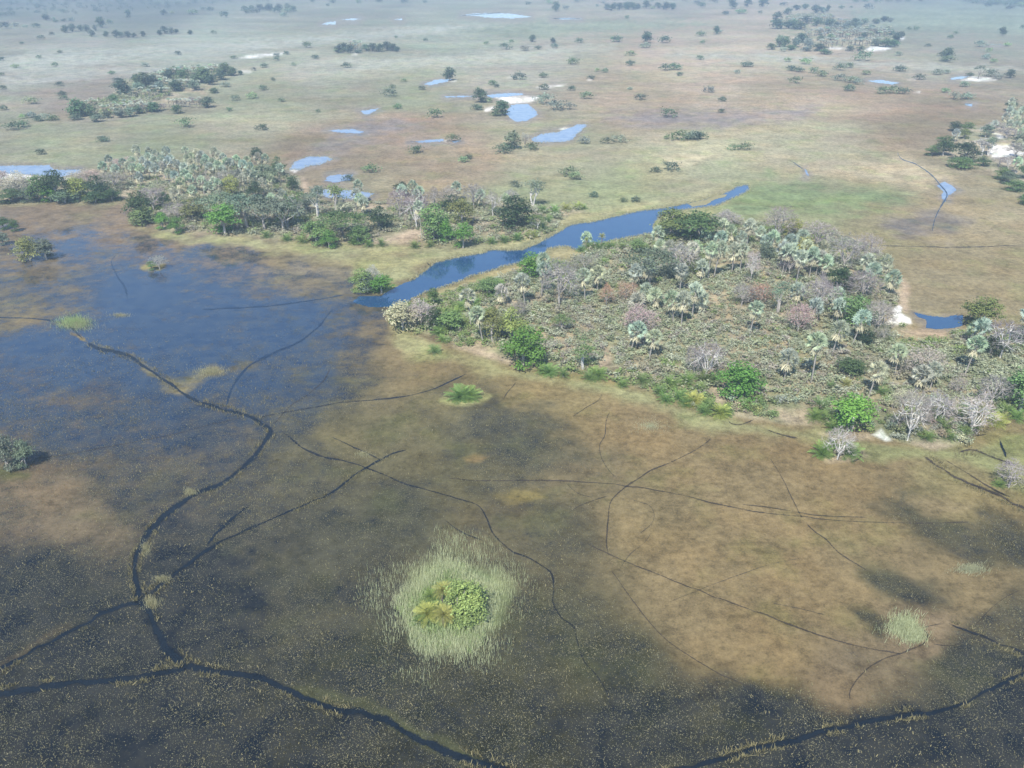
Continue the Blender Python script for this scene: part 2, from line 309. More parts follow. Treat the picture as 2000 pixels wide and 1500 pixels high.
def mat_bark(name, col=None):
    m, t, n, l, out = new_mat(name)
    tc = n.new('ShaderNodeTexCoord'); f = noise(n, l, tc.outputs['Object'], 3.0, 4, 0.6)
    d = n.new('ShaderNodeBsdfDiffuse')
    if col is None: base = n.new('ShaderNodeObjectInfo').outputs['Color']
    else: base = (*col, 1)
    v = ramp(n, l, f, 0.3, 0.7, 0.7, 1.2); cc = n.new('ShaderNodeCombineColor')
    for i in range(3): l.new(v, cc.inputs[i])
    l.new(mixc(n, l, 1.0, base, cc.outputs[0], 'MULTIPLY'), d.inputs[0]); l.new(d.outputs[0], out.inputs[0]); return m
def mat_blade(name, a, b):
    """reeds and floating leaves: colour from the per-plant value in 'tone'"""
    m, t, n, l, out = new_mat(name)
    tone = node(n, 'ShaderNodeAttribute', attribute_name='tone')
    c = mixc(n, l, tone.outputs['Fac'], a, b)
    d = n.new('ShaderNodeBsdfDiffuse'); l.new(c, d.inputs[0]); l.new(d.outputs[0], out.inputs[0]); return m

M_GROUND = mat_ground()
M_RIVER = mat_water('river_water', (0.018, 0.062, 0.14, 1), (0.024, 0.075, 0.155, 1), 1.75)
M_POND = mat_water('pond_water', (0.17, 0.23, 0.33, 1), (0.26, 0.31, 0.38, 1))
M_TRAIL = mat_channel('channel_water', (0.006, 0.010, 0.014, 1), (0.010, 0.015, 0.020, 1), 0.26, 0.62)
M_TRAILB = mat_channel('peaty_channel_water', (0.012, 0.014, 0.016, 1), (0.022, 0.021, 0.019, 1), 0.28, 0.9)
M_TRAILP = mat_channel('muddy_channel_water', (0.040, 0.033, 0.026, 1), (0.075, 0.060, 0.045, 1), 0.36, 1.1, 1.1)
M_LEAF = mat_leaf('leaves'); M_BARK = mat_bark('bark'); M_BARKF = mat_bark('bark_grey', (0.24, 0.21, 0.18))

# ------------------------------------------------------------------ mesh helpers
def mesh_np(name, verts, faces, mats, tone=None, matidx=None, smooth_=False):
    """verts (n,3); faces: (m,4) array of quads, or (m,3), or a list mixing both"""
    me = bpy.data.meshes.new(name)
    verts = np.asarray(verts, np.float32)
    faces = faces if isinstance(faces, list) else [faces]
    me.vertices.add(len(verts)); me.vertices.foreach_set('co', verts.ravel())
    sizes = np.concatenate([np.full(len(f), f.shape[1], np.int32) for f in faces])
    loops = np.concatenate([f.ravel() for f in faces]).astype(np.int32)
    me.loops.add(len(loops)); me.loops.foreach_set('vertex_index', loops)
    me.polygons.add(len(sizes))
    me.polygons.foreach_set('loop_start', np.concatenate([[0], np.cumsum(sizes)[:-1]]).astype(np.int32))
    if matidx is not None: me.polygons.foreach_set('material_index', np.asarray(matidx, np.int32))
    me.update(calc_edges=True)
    if tone is not None:
        at = me.attributes.new('tone', 'FLOAT', 'POINT'); at.data.foreach_set('value', np.asarray(tone, np.float32))
    for m in mats: me.materials.append(m)
    if smooth_: me.polygons.foreach_set('use_smooth', np.ones(len(sizes), bool))
    return me
def link(name, me, parent=None, loc=None, color=None):
    o = bpy.data.objects.new(name, me); COL.objects.link(o)
    if parent is not None: o.parent = parent
    if loc is not None: o.location = loc
    if color is not None: o.color = (*color, 1)
    return o
def tag(o, label=None, cat=None, group=None, kind=None):
    for k, v in (('label', label), ('category', cat), ('group', group), ('kind', kind)):
        if v: o[k] = v
    return o

# ------------------------------------------------------------------ the ground: one sheet to the horizon
def isle_height(px, py):
    h = np.zeros(px.shape)
    for poly, hh in ((ISLE_R, 0.9), (ISLE_L, 0.8), (ISLE_LL, 0.6), (ISLE_E, 0.7), (ISLE_F, 0.3), (GROVE_UL, 0.6), (GROVE_UR, 0.6)):
        P = np.array(poly); m = (px > P[:, 0].min() - 60) & (px < P[:, 0].max() + 60) & (py > P[:, 1].min() - 60) & (py < P[:, 1].max() + 60)
        if m.any():
            s = poly_sd(px[m], py[m], poly); h[m] = np.maximum(h[m], hh * smooth(0, 26, s))
    return h
GPX = np.concatenate([np.arange(-4000, -260, 220), np.arange(-260, 2261, 2.9), np.arange(2480, 6001, 220)])
rows_y = [-800, -400, -200, -100, -40, 0, 30, 55]
fine_rows = np.arange(1580, -14, -2.9)
rows_y += list(G(1000.0, fine_rows)[1])
yy = rows_y[-1]
while yy < 21000:
    yy *= 1.08; rows_y.append(yy)
YY = np.array(rows_y)
dep = np.maximum(depth(YY), 70.0)
X = (GPX[None, :] - 1000.0) / F * dep[:, None]
X = np.clip(X, -22000 + 0.3 * np.arange(len(GPX))[None, :], 22000)
Y = np.repeat(YY[:, None], len(GPX), 1)
gx, gy = X.ravel(), Y.ravel()
vis = gy > 40
upx = np.full(gx.shape, 1000.0); upy = np.full(gx.shape, 2600.0)
upx[vis], upy[vis] = PX(gx[vis], gy[vis])
upx[~vis] = 1000 + gx[~vis] * 15; upy = np.clip(upy, -60, 1700)
# boundaries wander with the ground, not with the picture: warp by world-space noise
w1 = fbm(gx, gy, 22, 4, 11); w2 = fbm(gx, gy, 22, 4, 31)
sc = F / np.maximum(depth(gy), 60)
wx = upx + np.clip(w1 * sc * 9, -50, 50) + np.clip(fbm(gx, gy, 3.0, 3, 5) * sc * 1.6, -9, 9)
wy = upy + np.clip(w2 * sc * 4.2, -24, 24) + np.clip(fbm(gx, gy, 3.0, 3, 8) * sc * 0.8, -5, 5)
cps = []
for line in CP.replace('\n', ';').split(';'):
    a, b, c = line.split(); x0, y0 = map(float, a.split(',')); rgb = lin(*map(float, b.split(','))); cps.append((x0, y0, *rgb, float(c)))
cps = np.array(cps)
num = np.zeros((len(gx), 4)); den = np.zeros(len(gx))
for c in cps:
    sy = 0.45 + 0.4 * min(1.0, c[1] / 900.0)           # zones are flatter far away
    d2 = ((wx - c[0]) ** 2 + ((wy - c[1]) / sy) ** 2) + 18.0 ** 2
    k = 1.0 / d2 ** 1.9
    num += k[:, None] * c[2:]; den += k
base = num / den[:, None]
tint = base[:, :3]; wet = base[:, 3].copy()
# wind-combed streaks and patches of the open grassland
st = fbm(gx, gy, 60, 5, 77); st2 = fbm(gx * 0.35, gy, 26, 4, 99)
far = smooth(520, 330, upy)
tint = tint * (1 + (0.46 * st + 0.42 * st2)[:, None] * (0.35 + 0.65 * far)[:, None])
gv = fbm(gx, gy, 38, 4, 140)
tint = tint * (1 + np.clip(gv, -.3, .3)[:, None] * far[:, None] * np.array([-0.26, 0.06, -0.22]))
openw = smooth(0.38, 0.8, wet) * smooth(1090, 780, upy); wk = smooth(0.04, 0.2, wet); wet = np.clip(wet + wk * (0.28 * st + 0.38 * fbm(gx, gy, 10, 4, 60) + 0.30 * fbm(gx * .5, gy, 18, 4, 66)), 0, 1)
def near(poly, pad=80):
    P = np.array(poly); return (upx > P[:, 0].min() - pad) & (upx < P[:, 0].max() + pad) & (upy > P[:, 1].min() - pad) & (upy < P[:, 1].max() + pad)
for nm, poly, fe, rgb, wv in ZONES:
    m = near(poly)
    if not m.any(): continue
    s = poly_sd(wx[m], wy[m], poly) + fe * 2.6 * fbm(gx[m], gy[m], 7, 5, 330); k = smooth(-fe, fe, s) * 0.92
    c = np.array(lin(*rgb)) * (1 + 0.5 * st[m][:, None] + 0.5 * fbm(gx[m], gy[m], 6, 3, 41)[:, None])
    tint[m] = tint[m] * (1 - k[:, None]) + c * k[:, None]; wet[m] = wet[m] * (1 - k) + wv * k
for poly in PONDS:      # wet margins of the pools
    m = near(poly, 60); s = poly_sd(wx[m], wy[m], poly); k = smooth(-14, 0, s) * 0.75
    tint[m] = tint[m] * (1 - k[:, None]) + np.array(lin(150, 138, 120)) * k[:, None]; wet[m] = wet[m] * (1 - k) + 0.42 * k
# islands: sandy soil, litter and low grass
soil = np.array(lin(178, 162, 126)); soil2 = np.array(lin(148, 146, 106))
for poly in (ISLE_R, ISLE_L, ISLE_LL, ISLE_E, ISLE_F, GROVE_UL, GROVE_UR):
    m = near(poly); s = poly_sd(wx[m], wy[m], poly); k = smooth(-4, 9, s)
    q = smooth(-0.12, 0.16, fbm(gx[m], gy[m], 9, 4, 200))[:, None]
    c = (soil * (1 - q) + soil2 * q) * (1 + 0.6 * fbm(gx[m], gy[m], 2.2, 3, 210)[:, None])
    tint[m] = tint[m] * (1 - k[:, None]) + c * k[:, None]; wet[m] *= 1 - k
for poly, rgb, jit in [(p, (196, 172, 140), 0.35) for p in BARE] + [(p, (242, 238, 226), 1.0) for p in SAND]:
    m = near(poly, 30)
    if not m.any(): continue
    j = jit
    j = 0.35 if jit < 1 else 0.72
    s = poly_sd(upx[m] * j + wx[m] * (1 - j), upy[m] * j + wy[m] * (1 - j), poly); k = smooth(-2.0, 3.5, s) if jit == 1 else smooth(-6, 7, s) * 0.85
    c = np.array(lin(*rgb)) * (1 + (0.75 if jit == 1 else 0.35) * fbm(gx[m], gy[m] * 2.2, 3.0, 4, 230)[:, None]) * (0.98 if jit == 1 else 1)
    if jit == 1: k = k * (0.55 + 0.45 * smooth(-.28, -.02, fbm(gx[m], gy[m], 4, 3, 260)))
    tint[m] = tint[m] * (1 - k[:, None]) + c * k[:, None]; wet[m] *= 1 - k
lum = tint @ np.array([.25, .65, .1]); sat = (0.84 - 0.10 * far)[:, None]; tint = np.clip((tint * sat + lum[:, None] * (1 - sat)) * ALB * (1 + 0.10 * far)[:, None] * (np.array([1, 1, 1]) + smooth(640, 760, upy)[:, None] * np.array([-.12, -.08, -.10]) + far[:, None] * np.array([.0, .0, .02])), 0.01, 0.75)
WARP = lambda x, y: None
gz = isle_height(upx, upy)
gz = gz * (0.8 + 0.8 * fbm(gx, gy, 14, 3, 300))
nr, nc = X.shape
ii = (np.arange(nr - 1)[:, None] * nc + np.arange(nc - 1)[None, :]).ravel()
quads = np.stack([ii, ii + 1, ii + nc + 1, ii + nc], 1)
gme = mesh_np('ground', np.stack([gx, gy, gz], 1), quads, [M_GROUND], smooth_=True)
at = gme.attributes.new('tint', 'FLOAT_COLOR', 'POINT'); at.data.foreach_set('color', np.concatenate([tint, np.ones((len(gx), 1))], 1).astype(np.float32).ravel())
for nm_, ar_ in (('wet', wet), ('open', openw)):
    at = gme.attributes.new(nm_, 'FLOAT', 'POINT'); at.data.foreach_set('value', ar_.astype(np.float32))
tag(link('ground', gme), 'flat flooded grassland with tan, olive and dark marshy patches', kind='structure')
# lookup grid of the map for planting
WETG = wet.reshape(nr, nc); ZG = gz.reshape(nr, nc)
fine0 = len([y for y in rows_y[:8]])
def look(grid, px, py):
    c = np.clip(np.searchsorted(GPX, px), 0, nc - 1); r = np.clip(fine0 + np.round((1580 - np.asarray(py)) / 2.9).astype(int), 0, nr - 1)
    return grid[r, c]
def zat(px, py): return float(look(ZG, np.array([px]), np.array([py]))[0])

# ------------------------------------------------------------------ water sheets
def dense(poly, step=4.0, jit=1.2, seed=3):
    out = []; P = list(poly); rg = random.Random(seed)
    for i, (x0, y0) in enumerate(P):
        x1, y1 = P[(i + 1) % len(P)]; n_ = max(1, int(math.hypot(x1 - x0, y1 - y0) / step))
        for k in range(n_):
            t = k / n_; f = 1.0 if 0 < k < n_ else 0.3
            out.append((x0 + (x1 - x0) * t + rg.gauss(0, jit) * f, y0 + (y1 - y0) * t + rg.gauss(0, jit * 0.45) * f))
    return out
def sheet(name, poly, z, mat, label, step=4, jit=1.0, seed=3):
    d = dense(poly, step, jit, seed); x, y = G([p[0] for p in d], [p[1] for p in d])
    me = bpy.data.meshes.new(name); me.from_pydata([(a, b, z) for a, b in zip(x, y)], [], [list(range(len(d)))]); me.update()
    if me.polygons[0].normal.z < 0: me.flip_normals()
    me.materials.append(mat)
    return tag(link(name, me), label, kind='structure')
RIVER_ONLY = pts("1461,361 1440,364 1425,373 1410,379 1390,385 1370,391 1340,397 1320,402 1290,407 1255,411 1230,416 1200,423 1160,433 1130,436 1110,441 1095,451 1075,462 1050,476 1020,488 990,489 962,488 940,495 905,500 880,506 850,513 832,528 808,546 780,557 764,566 745,578 700,579 690,590 720,600 760,600 768,604 800,588 830,572 870,560 900,549 920,540 945,534 985,520 1010,516 1066,494 1070,486 1090,483 1110,482 1125,489 1140,485 1200,469 1240,462 1278,455 1276,440 1285,425 1302,418 1330,411 1370,406 1400,402 1430,388 1450,379 1463,370")
sheet('river', RIVER_ONLY, 0.03, M_RIVER, 'blue river running between the two wooded islands', 4, 1.0, 5)
for i, p in enumerate(PONDS):
    sheet('pond', p, 0.04, M_POND if i != 19 and i != 20 else M_RIVER, 'shallow pale blue pool lying in the grassland', 2.5, 1.1, 20 + i)
M_BANK = mat_bark('grassy_mud', (0.30, 0.27, 0.15))
sheet('mud_bank', BAR, 0.06, M_BANK, 'low grassy bar lying in the upper river', 3, 0.6, 9)
TRAILS = """d 165,665,4 190,680,9 250,695,8 290,720,9 330,748,9 370,775,9 405,790,8 440,800,9 480,812,9 510,826,12 530,840,14 518,862,13 495,892,12 465,920,12 430,945,12 390,962,13 355,985,15 325,1005,16 300,1030,16 280,1060,17 266,1090,17 263,1120,17 270,1150,18 280,1178,22 290,1200,22 300,1225,22 315,1252,24 335,1275,26 360,1295,26 378,1303,22 420,1312,17 470,1318,16 510,1325,17 560,1345,18 610,1368,18 660,1388,19 710,1395,18 750,1408,20 800,1435,22 860,1462,24 910,1480,24 970,1500,24 1010,1520,24
d 276,1178,14 240,1185,14 200,1200,14 160,1222,12 110,1248,11 60,1273,11 0,1308,12 -60,1340,12
d 370,1303,16 330,1312,16 260,1325,16 180,1332,16 100,1340,18 40,1350,22 -30,1362,24 -100,1375,24
d 1300,1510,14 1340,1500,14 1420,1480,14 1480,1462,16 1540,1450,20 1600,1432,16 1680,1412,16 1760,1398,16 1830,1390,14 1880,1375,12 1930,1350,12 1980,1325,12 2050,1300,12
b 545,842,3 560,850,5 585,870,8 620,888,9 660,898,7 700,908,5 750,928,5 790,945,6 830,955,5 880,970,5 930,985,5 950,1010,5 965,1045,6 1000,1075,7 1050,1100,6 1075,1120,7 1083,1150,7 1080,1175,7 1095,1205,7 1120,1225,6 1128,1255,6 1140,1290,6 1165,1320,5 1185,1350,5 1195,1380,5
b 500,816,5 560,805,4 620,795,4 680,785,4 760,778,4 800,772,4 840,762,4 880,745,4 915,728,3
l 441,800,8 450,765,8 470,735,9 490,712,8 530,690,8 575,672,7 620,640,5 640,615,4 655,600,5
p 530,835,5 555,805,5 570,790,4 600,772,4 630,745,4 645,720,4 650,712,3
d -40,616,3 0,620,3 60,622,3 110,628,4 135,636,4 165,665,6
l 250,590,6 246,570,6 240,555,5 232,545,5 220,520,4 218,508,3 235,490,3
l 390,604,3 450,602,4 520,598,4 600,588,4 680,575,4
p 60,898,3 130,888,3 200,875,3 330,850,3 400,832,3 480,815,3
d 296,1158,12 330,1130,12 370,1100,12 420,1065,8 470,1040,6 540,1010,5 600,985,5 650,962,5 690,930,5 730,905,5 770,885,4 800,878,3
d 400,1070,6 430,1035,8 470,1000,6 490,985,4
p 1195,795,5 1185,820,5 1182,850,5 1172,870,4 1175,895,3 1190,920,3 1210,940,3
p 1395,852,4 1370,872,5 1320,898,5 1280,915,5 1240,938,6 1205,965,6 1192,985,7 1188,1020,6 1185,1060,5 1188,1085,4
p 870,935,4 950,940,4 1050,938,6 1150,942,5 1230,950,4 1320,965,4 1400,985,4 1480,1000,4 1570,1010,4 1650,1018,3 1800,1022,4 1900,1020,4
p 1140,1060,3 1210,1092,5 1280,1120,5 1350,1148,5 1420,1175,5 1490,1200,6 1560,1228,6 1630,1250,6 1700,1268,6 1760,1277,6
p 1660,1375,7 1662,1345,6 1690,1310,6 1730,1285,6 1765,1275,7 1800,1258,8 1813,1240,7 1805,1228,5 1830,1220,4 1850,1218,4
b 1848,1217,5 1890,1232,8 1930,1248,10 1970,1265,11 2010,1280,12 2060,1300,12
p 1570,1020,4 1600,1045,7 1640,1080,8 1680,1108,8 1700,1118,6
p 1800,888,10 1830,910,12 1860,930,10 1900,948,10 1950,968,12 2000,992,14 2060,1015,14
p 1840,895,5 1880,920,6 1930,950,6 1980,975,6
p 1490,838,4 1530,850,6 1565,857,6
p 1423,812,6 1425,826,8 1445,830,8 1470,822,6 1478,814,5
p 1865,884,8 1900,880,15 1930,890,12 1970,904,11 1990,912,8
d 1952,857,8 1960,880,9 1968,900,6
p 1895,854,6 1915,850,5 1935,848,4
p 1012,742,4 1004,752,4 990,768,4 980,787,3
p 1178,760,4 1170,780,4 1140,800,3 1110,820,3
p 985,744,3 990,755,3 998,762,2
b 1750,290,2 1760,310,3 1790,322,3 1820,343,4 1835,360,5 1850,380,7 1840,400,6 1825,430,4 1820,460,4
p 1710,480,3 1800,482,3 1900,483,3 2010,478,2
b 1540,310,2 1560,325,3 1575,335,4
p 1190,1110,3 1240,1180,4 1290,1240,4 1350,1285,4 1410,1320,4 1470,1345,3
p 1655,905,5 1675,898,6 1684,886,5 1682,872,4
b 830,508,3 838,517,5 846,526,6
p 1300,1180,2 1400,1140,2 1500,1105,2 1570,1090,2
p 1900,1228,3 1930,1195,3 1960,1170,3 2000,1150,3
p 1815,1258,3 1860,1262,3 1900,1238,3
p 1225,975,2 1270,990,3 1275,1020,3 1240,1050,3
p 1500,890,3 1530,940,3 1555,990,4 1570,1018,4
p 1105,1005,2 1140,985,3 1195,968,3
p 1100,940,2 1130,965,3 1165,975,2
p 1205,1120,2 1230,1085,2 1260,1060,2 1275,1035,2
b 640,852,3 700,878,4 745,900,4
p 1440,985,2 1520,995,3 1600,1008,3 1700,1012,3
p 1620,1205,2 1560,1190,2 1500,1178,2
b 860,1010,2 900,1040,3 950,1060,3
p 1640,470,2 1680,478,2 1720,482,2"""
def catmull(p, step):
    P = np.array(p, float); P = np.vstack([2 * P[0] - P[1], P, 2 * P[-1] - P[-2]]); out = []
    for i in range(1, len(P) - 2):
        n_ = max(2, int(np.hypot(*(P[i + 1] - P[i])[:2]) / step))
        for k in range(n_):
            t = k / n_
            out.append(0.5 * (2 * P[i] + (P[i + 1] - P[i - 1]) * t + (2 * P[i - 1] - 5 * P[i] + 4 * P[i + 1] - P[i + 2]) * t * t + (3 * P[i] - P[i - 1] - 3 * P[i + 1] + P[i + 2]) * t ** 3))
    out.append(P[-2]); return np.array(out)
CHANNEL_PX = []
def ribbon(p, i, mat, label):
    c = catmull(p, 3.0); rg = np.random.default_rng(50 + i); n_ = len(c)
    if i < 50: CHANNEL_PX.append(c)
    s = np.arange(n_)
    wob = vnoise(s / 6.0 + 13 * i, s * 0 + 0.5, 3) - 0.5; wob2 = vnoise(s / 5.0 + 7 * i, s * 0 + 4.5, 4) - 0.5
    mean = vnoise(s / 9.0 + 3 * i, s * 0 + 9.5, 6) - 0.5
    T = np.gradient(c[:, :2], axis=0); T /= np.linalg.norm(T, axis=1)[:, None] + 1e-9; N = np.stack([-T[:, 1], T[:, 0]], 1)
    taper = np.clip(np.minimum(s + 0.6, n_ - s - 0.4) / 5.0, 0.15, 1)
    cc = c[:, :2] + N * (mean * c[:, 2] * 0.5)[:, None]
    WS = 0.82 if mat is M_TRAIL else 0.68 if mat is M_TRAILB else 0.72
    L = cc + N * (WS * c[:, 2] * taper * (0.62 + 0.42 * wob))[:, None]; R = cc - N * (WS * c[:, 2] * taper * (0.62 + 0.42 * wob2))[:, None]
    lx, ly = G(L[:, 0], L[:, 1]); rx, ry = G(R[:, 0], R[:, 1]); z = 0.012 + 0.004 * i
    lz = look(ZG, L[:, 0], L[:, 1]) + z; rz = look(ZG, R[:, 0], R[:, 1]) + z
    A = np.stack([lx, ly, lz], 1); B = np.stack([rx, ry, rz], 1)
    v = np.concatenate([A, (A + B) / 2, B]); k = np.arange(n_ - 1)
    f = np.concatenate([np.stack([k, k + 1, k + 1 + n_, k + n_], 1), np.stack([k + n_, k + 1 + n_, k + 1 + 2 * n_, k + 2 * n_], 1)])
    me = mesh_np('water_channel', v, f, [mat])
    at = me.attributes.new('edge', 'FLOAT', 'POINT'); at.data.foreach_set('value', np.concatenate([np.zeros(n_), taper, np.zeros(n_)]).astype(np.float32))
    me.update()
    if me.polygons[0].normal.z < 0: me.flip_normals()
    return tag(link('water_channel', me), label, kind='structure')
M_TRAILL = mat_channel('lagoon_channel_water', (0.009, 0.024, 0.052, 1), (0.014, 0.032, 0.062, 1), 0.26, 0.8)
TN = {'l': M_TRAILL, 'd': M_TRAIL, 'b': M_TRAILB, 'p': M_TRAILP}
for i, ln in enumerate(TRAILS.split('\n')):
    kk, *pp = ln.split()
    ribbon([tuple(map(float, q.split(','))) for q in pp], i, TN[kk], 'narrow dark channel winding through the flooded marsh')

# ------------------------------------------------------------------ plant prototypes, built in metres with the base at the origin
class MB:
    """collects quads and tubes; two material slots: 0 leaves, 1 bark"""
    def __init__(s): s.v = []; s.f = []; s.t = []; s.m = []; s.n = 0
    def add(s, verts, quads, tone, mi=0):
        verts = np.asarray(verts, float); quads = np.asarray(quads, int)
        s.v.append(verts); s.f.append(quads + s.n); s.t.append(np.broadcast_to(np.asarray(tone, float), (len(verts),)).copy())
        s.m.append(np.full(len(quads), mi)); s.n += len(verts)
    def build(s, name, mats):
        return mesh_np(name, np.vstack(s.v), np.vstack(s.f), mats, np.concatenate(s.t), np.concatenate(s.m))
def unit(a): return a / (np.linalg.norm(a, axis=-1, keepdims=True) + 1e-9)
def cards(mb, c, nrm, size, tone, rg, asp=0.62, mi=0):
    """leaf sprays: one small folded quad each, centre c, facing nrm"""
    n_ = len(c); u = unit(np.cross(nrm, rg.normal(size=(n_, 3)))); w = np.cross(nrm, u)
    size = np.broadcast_to(size, (n_,))[:, None]
    v = np.stack([c - u * size * 0.5, c - w * size * 0.5 * asp + nrm * size * 0.08, c + u * size * 0.5, c + w * size * 0.5 * asp + nrm * size * 0.08], 1).reshape(-1, 3)
    mb.add(v, np.arange(n_ * 4).reshape(-1, 4), np.repeat(np.broadcast_to(tone, (n_,)), 4), mi)
def tube(mb, path, radii, sides=5, mi=1, tone=1.0):
    P = np.asarray(path, float); k = len(P); T = unit(np.gradient(P, axis=0))
    a = unit(np.cross(T, np.array([0.31, 0.87, 0.12]))); b = np.cross(T, a); ang = np.arange(sides) * 2 * PI / sides
    v = P[:, None, :] + (a[:, None, :] * np.cos(ang)[None, :, None] + b[:, None, :] * np.sin(ang)[None, :, None]) * np.asarray(radii)[:, None, None]
    f = []
    for i in range(k - 1):
        for j in range(sides):
            j2 = (j + 1) % sides; f.append((i * sides + j, i * sides + j2, (i + 1) * sides + j2, (i + 1) * sides + j))
    mb.add(v.reshape(-1, 3), f, tone, mi)
def limb(mb, p0, p1, r0, r1, rg, bend=0.12, k=5, sides=5, mi=1):
    p0 = np.array(p0, float); p1 = np.array(p1, float); L = np.linalg.norm(p1 - p0)
    t = np.linspace(0, 1, k)[:, None]; off = rg.normal(size=3) * bend * L
    tube(mb, p0 + (p1 - p0) * t + off * (t * (1 - t)) * 2, np.linspace(r0, r1, k), sides, mi)
def crown(mb, lobes, dens, size, rg, inner=0.25, flat=0.0, up=0.45):
    """lobes: (x, y, z, rx, ry, rz); sprays sit in small clumps on the lobes' shells, with gaps between the clumps"""
    for lb in lobes:
        c0 = np.array(lb[:3]); r = np.array(lb[3:])
        ncl = max(5, int(dens * (r[0] * r[1] + r[0] * r[2]) * 0.55)); d = unit(rg.normal(size=(ncl, 3)))
        d[:, 2] = np.where(d[:, 2] < -0.35, -d[:, 2], d[:, 2]); rad = rg.uniform(0.62, 1.0, (ncl, 1)) ** 0.6
        cc = c0 + d * r * rad; ct = rg.uniform(0.72, 1.22, ncl)
        per = 9
        q = cc[:, None, :] + rg.normal(size=(ncl, per, 3)) * (size * 0.95) * np.array([1, 1, 0.62 - 0.3 * flat])
        nn = unit(np.repeat(d[:, None, :], per, 1) * 0.8 + rg.normal(size=(ncl, per, 3)) * 0.55 + np.array([0, 0, up]))
        cards(mb, q.reshape(-1, 3), nn.reshape(-1, 3), rg.uniform(0.65, 1.25, ncl * per) * size, np.repeat(ct, per) * rg.uniform(0.85, 1.15, ncl * per), rg, 0.7)
def split_mesh(mb, names, mats):
    """one collector -> separate meshes per material slot"""
    out = {}
    V = np.vstack(mb.v); Fq = np.vstack(mb.f); T = np.concatenate(mb.t); M = np.concatenate(mb.m)
    for mi, nm in names.items():
        f = Fq[M == mi]
        if not len(f): continue
        u, inv = np.unique(f.ravel(), return_inverse=True)
        out[nm] = mesh_np(nm, V[u], inv.reshape(-1, 4), [mats[mi]], T[u])
    return out

def tree_round(rg, wide=1.0, nl=10, vis=0.12, dens=6.0, size=0.5):
    """leafy tree about 10 m tall and 8 m across"""
    mb = MB(); lobes = []
    for i in range(nl):
        a = i * 2.4 + rg.uniform(-.4, .4); k = math.sqrt((i + 0.5) / nl); z = 10 * (vis + 0.16 + (1 - vis - 0.28) * rg.uniform(0.25, 1) * (1.05 - 0.5 * k))
        R = rg.uniform(1.35, 2.2); lobes.append((math.cos(a) * k * 2.6 * wide, math.sin(a) * k * 2.6 * wide, z, R * wide, R * wide, R * 0.82))
    lobes.append((0, 0, 8.0, 2.0 * wide, 2.0 * wide, 1.8))
    for i in range(3):
        a = rg.uniform(0, 6.28); lobes.append((math.cos(a) * 2 * wide, math.sin(a) * 2 * wide, 10 * (vis + 0.1), 1.4, 1.4, 1.1))
    crown(mb, lobes, dens, size, rg)
    limb(mb, (0, 0, -0.3), (rg.uniform(-.4, .4), rg.uniform(-.4, .4), 4.2), 0.34, 0.2, rg, 0.06)
    for lb in lobes[::2]: limb(mb, (0, 0, 3 * rg.uniform(.7, 1.2)), lb[:3], 0.16, 0.04, rg)
    return mb
def tree_flat(rg, open_=1.0):
    """umbrella-crowned tree, 9 m tall, 12 m across"""
    mb = MB(); lobes = []
    for i in range(13):
        a = i * 2.4; k = math.sqrt((i + 0.4) / 13); z = 7.6 - 1.9 * k * k + rg.uniform(-.5, .5)
        lobes.append((math.cos(a) * k * 4.6, math.sin(a) * k * 4.6, z, rg.uniform(1.3, 1.9), rg.uniform(1.3, 1.9), rg.uniform(0.6, 0.9)))
    crown(mb, lobes, 6.5 * open_, 0.48, rg, flat=0.5)
    limb(mb, (0, 0, -0.3), (0.3, 0.2, 3.0), 0.36, 0.26, rg, 0.05)
    for lb in lobes[1::2]: limb(mb, (0.3, 0.2, 2.8), lb[:3], 0.17, 0.04, rg, 0.2)
    return mb
def tree_tall(rg):
    """open, uneven tree, 12 m tall, 8 m across, pale forked trunk in view"""
    mb = MB(); lobes = []
    for i in range(8):
        a = rg.uniform(0, 6.28); k = rg.uniform(.2, 1); lobes.append((math.cos(a) * k * 3, math.sin(a) * k * 3, rg.uniform(6.2, 10.8), rg.uniform(1.1, 1.7), rg.uniform(1.1, 1.7), rg.uniform(0.8, 1.2)))
    crown(mb, lobes, 5.0, 0.46, rg)
    for s in (-1, 1):
        limb(mb, (s * 0.15, 0, -0.3), (s * 1.2, rg.uniform(-.6, .6), 6.2), 0.3, 0.14, rg, 0.08)
    for lb in lobes: limb(mb, (math.copysign(0.9, lb[0]), 0, 4.6), lb[:3], 0.12, 0.03, rg)
    return mb
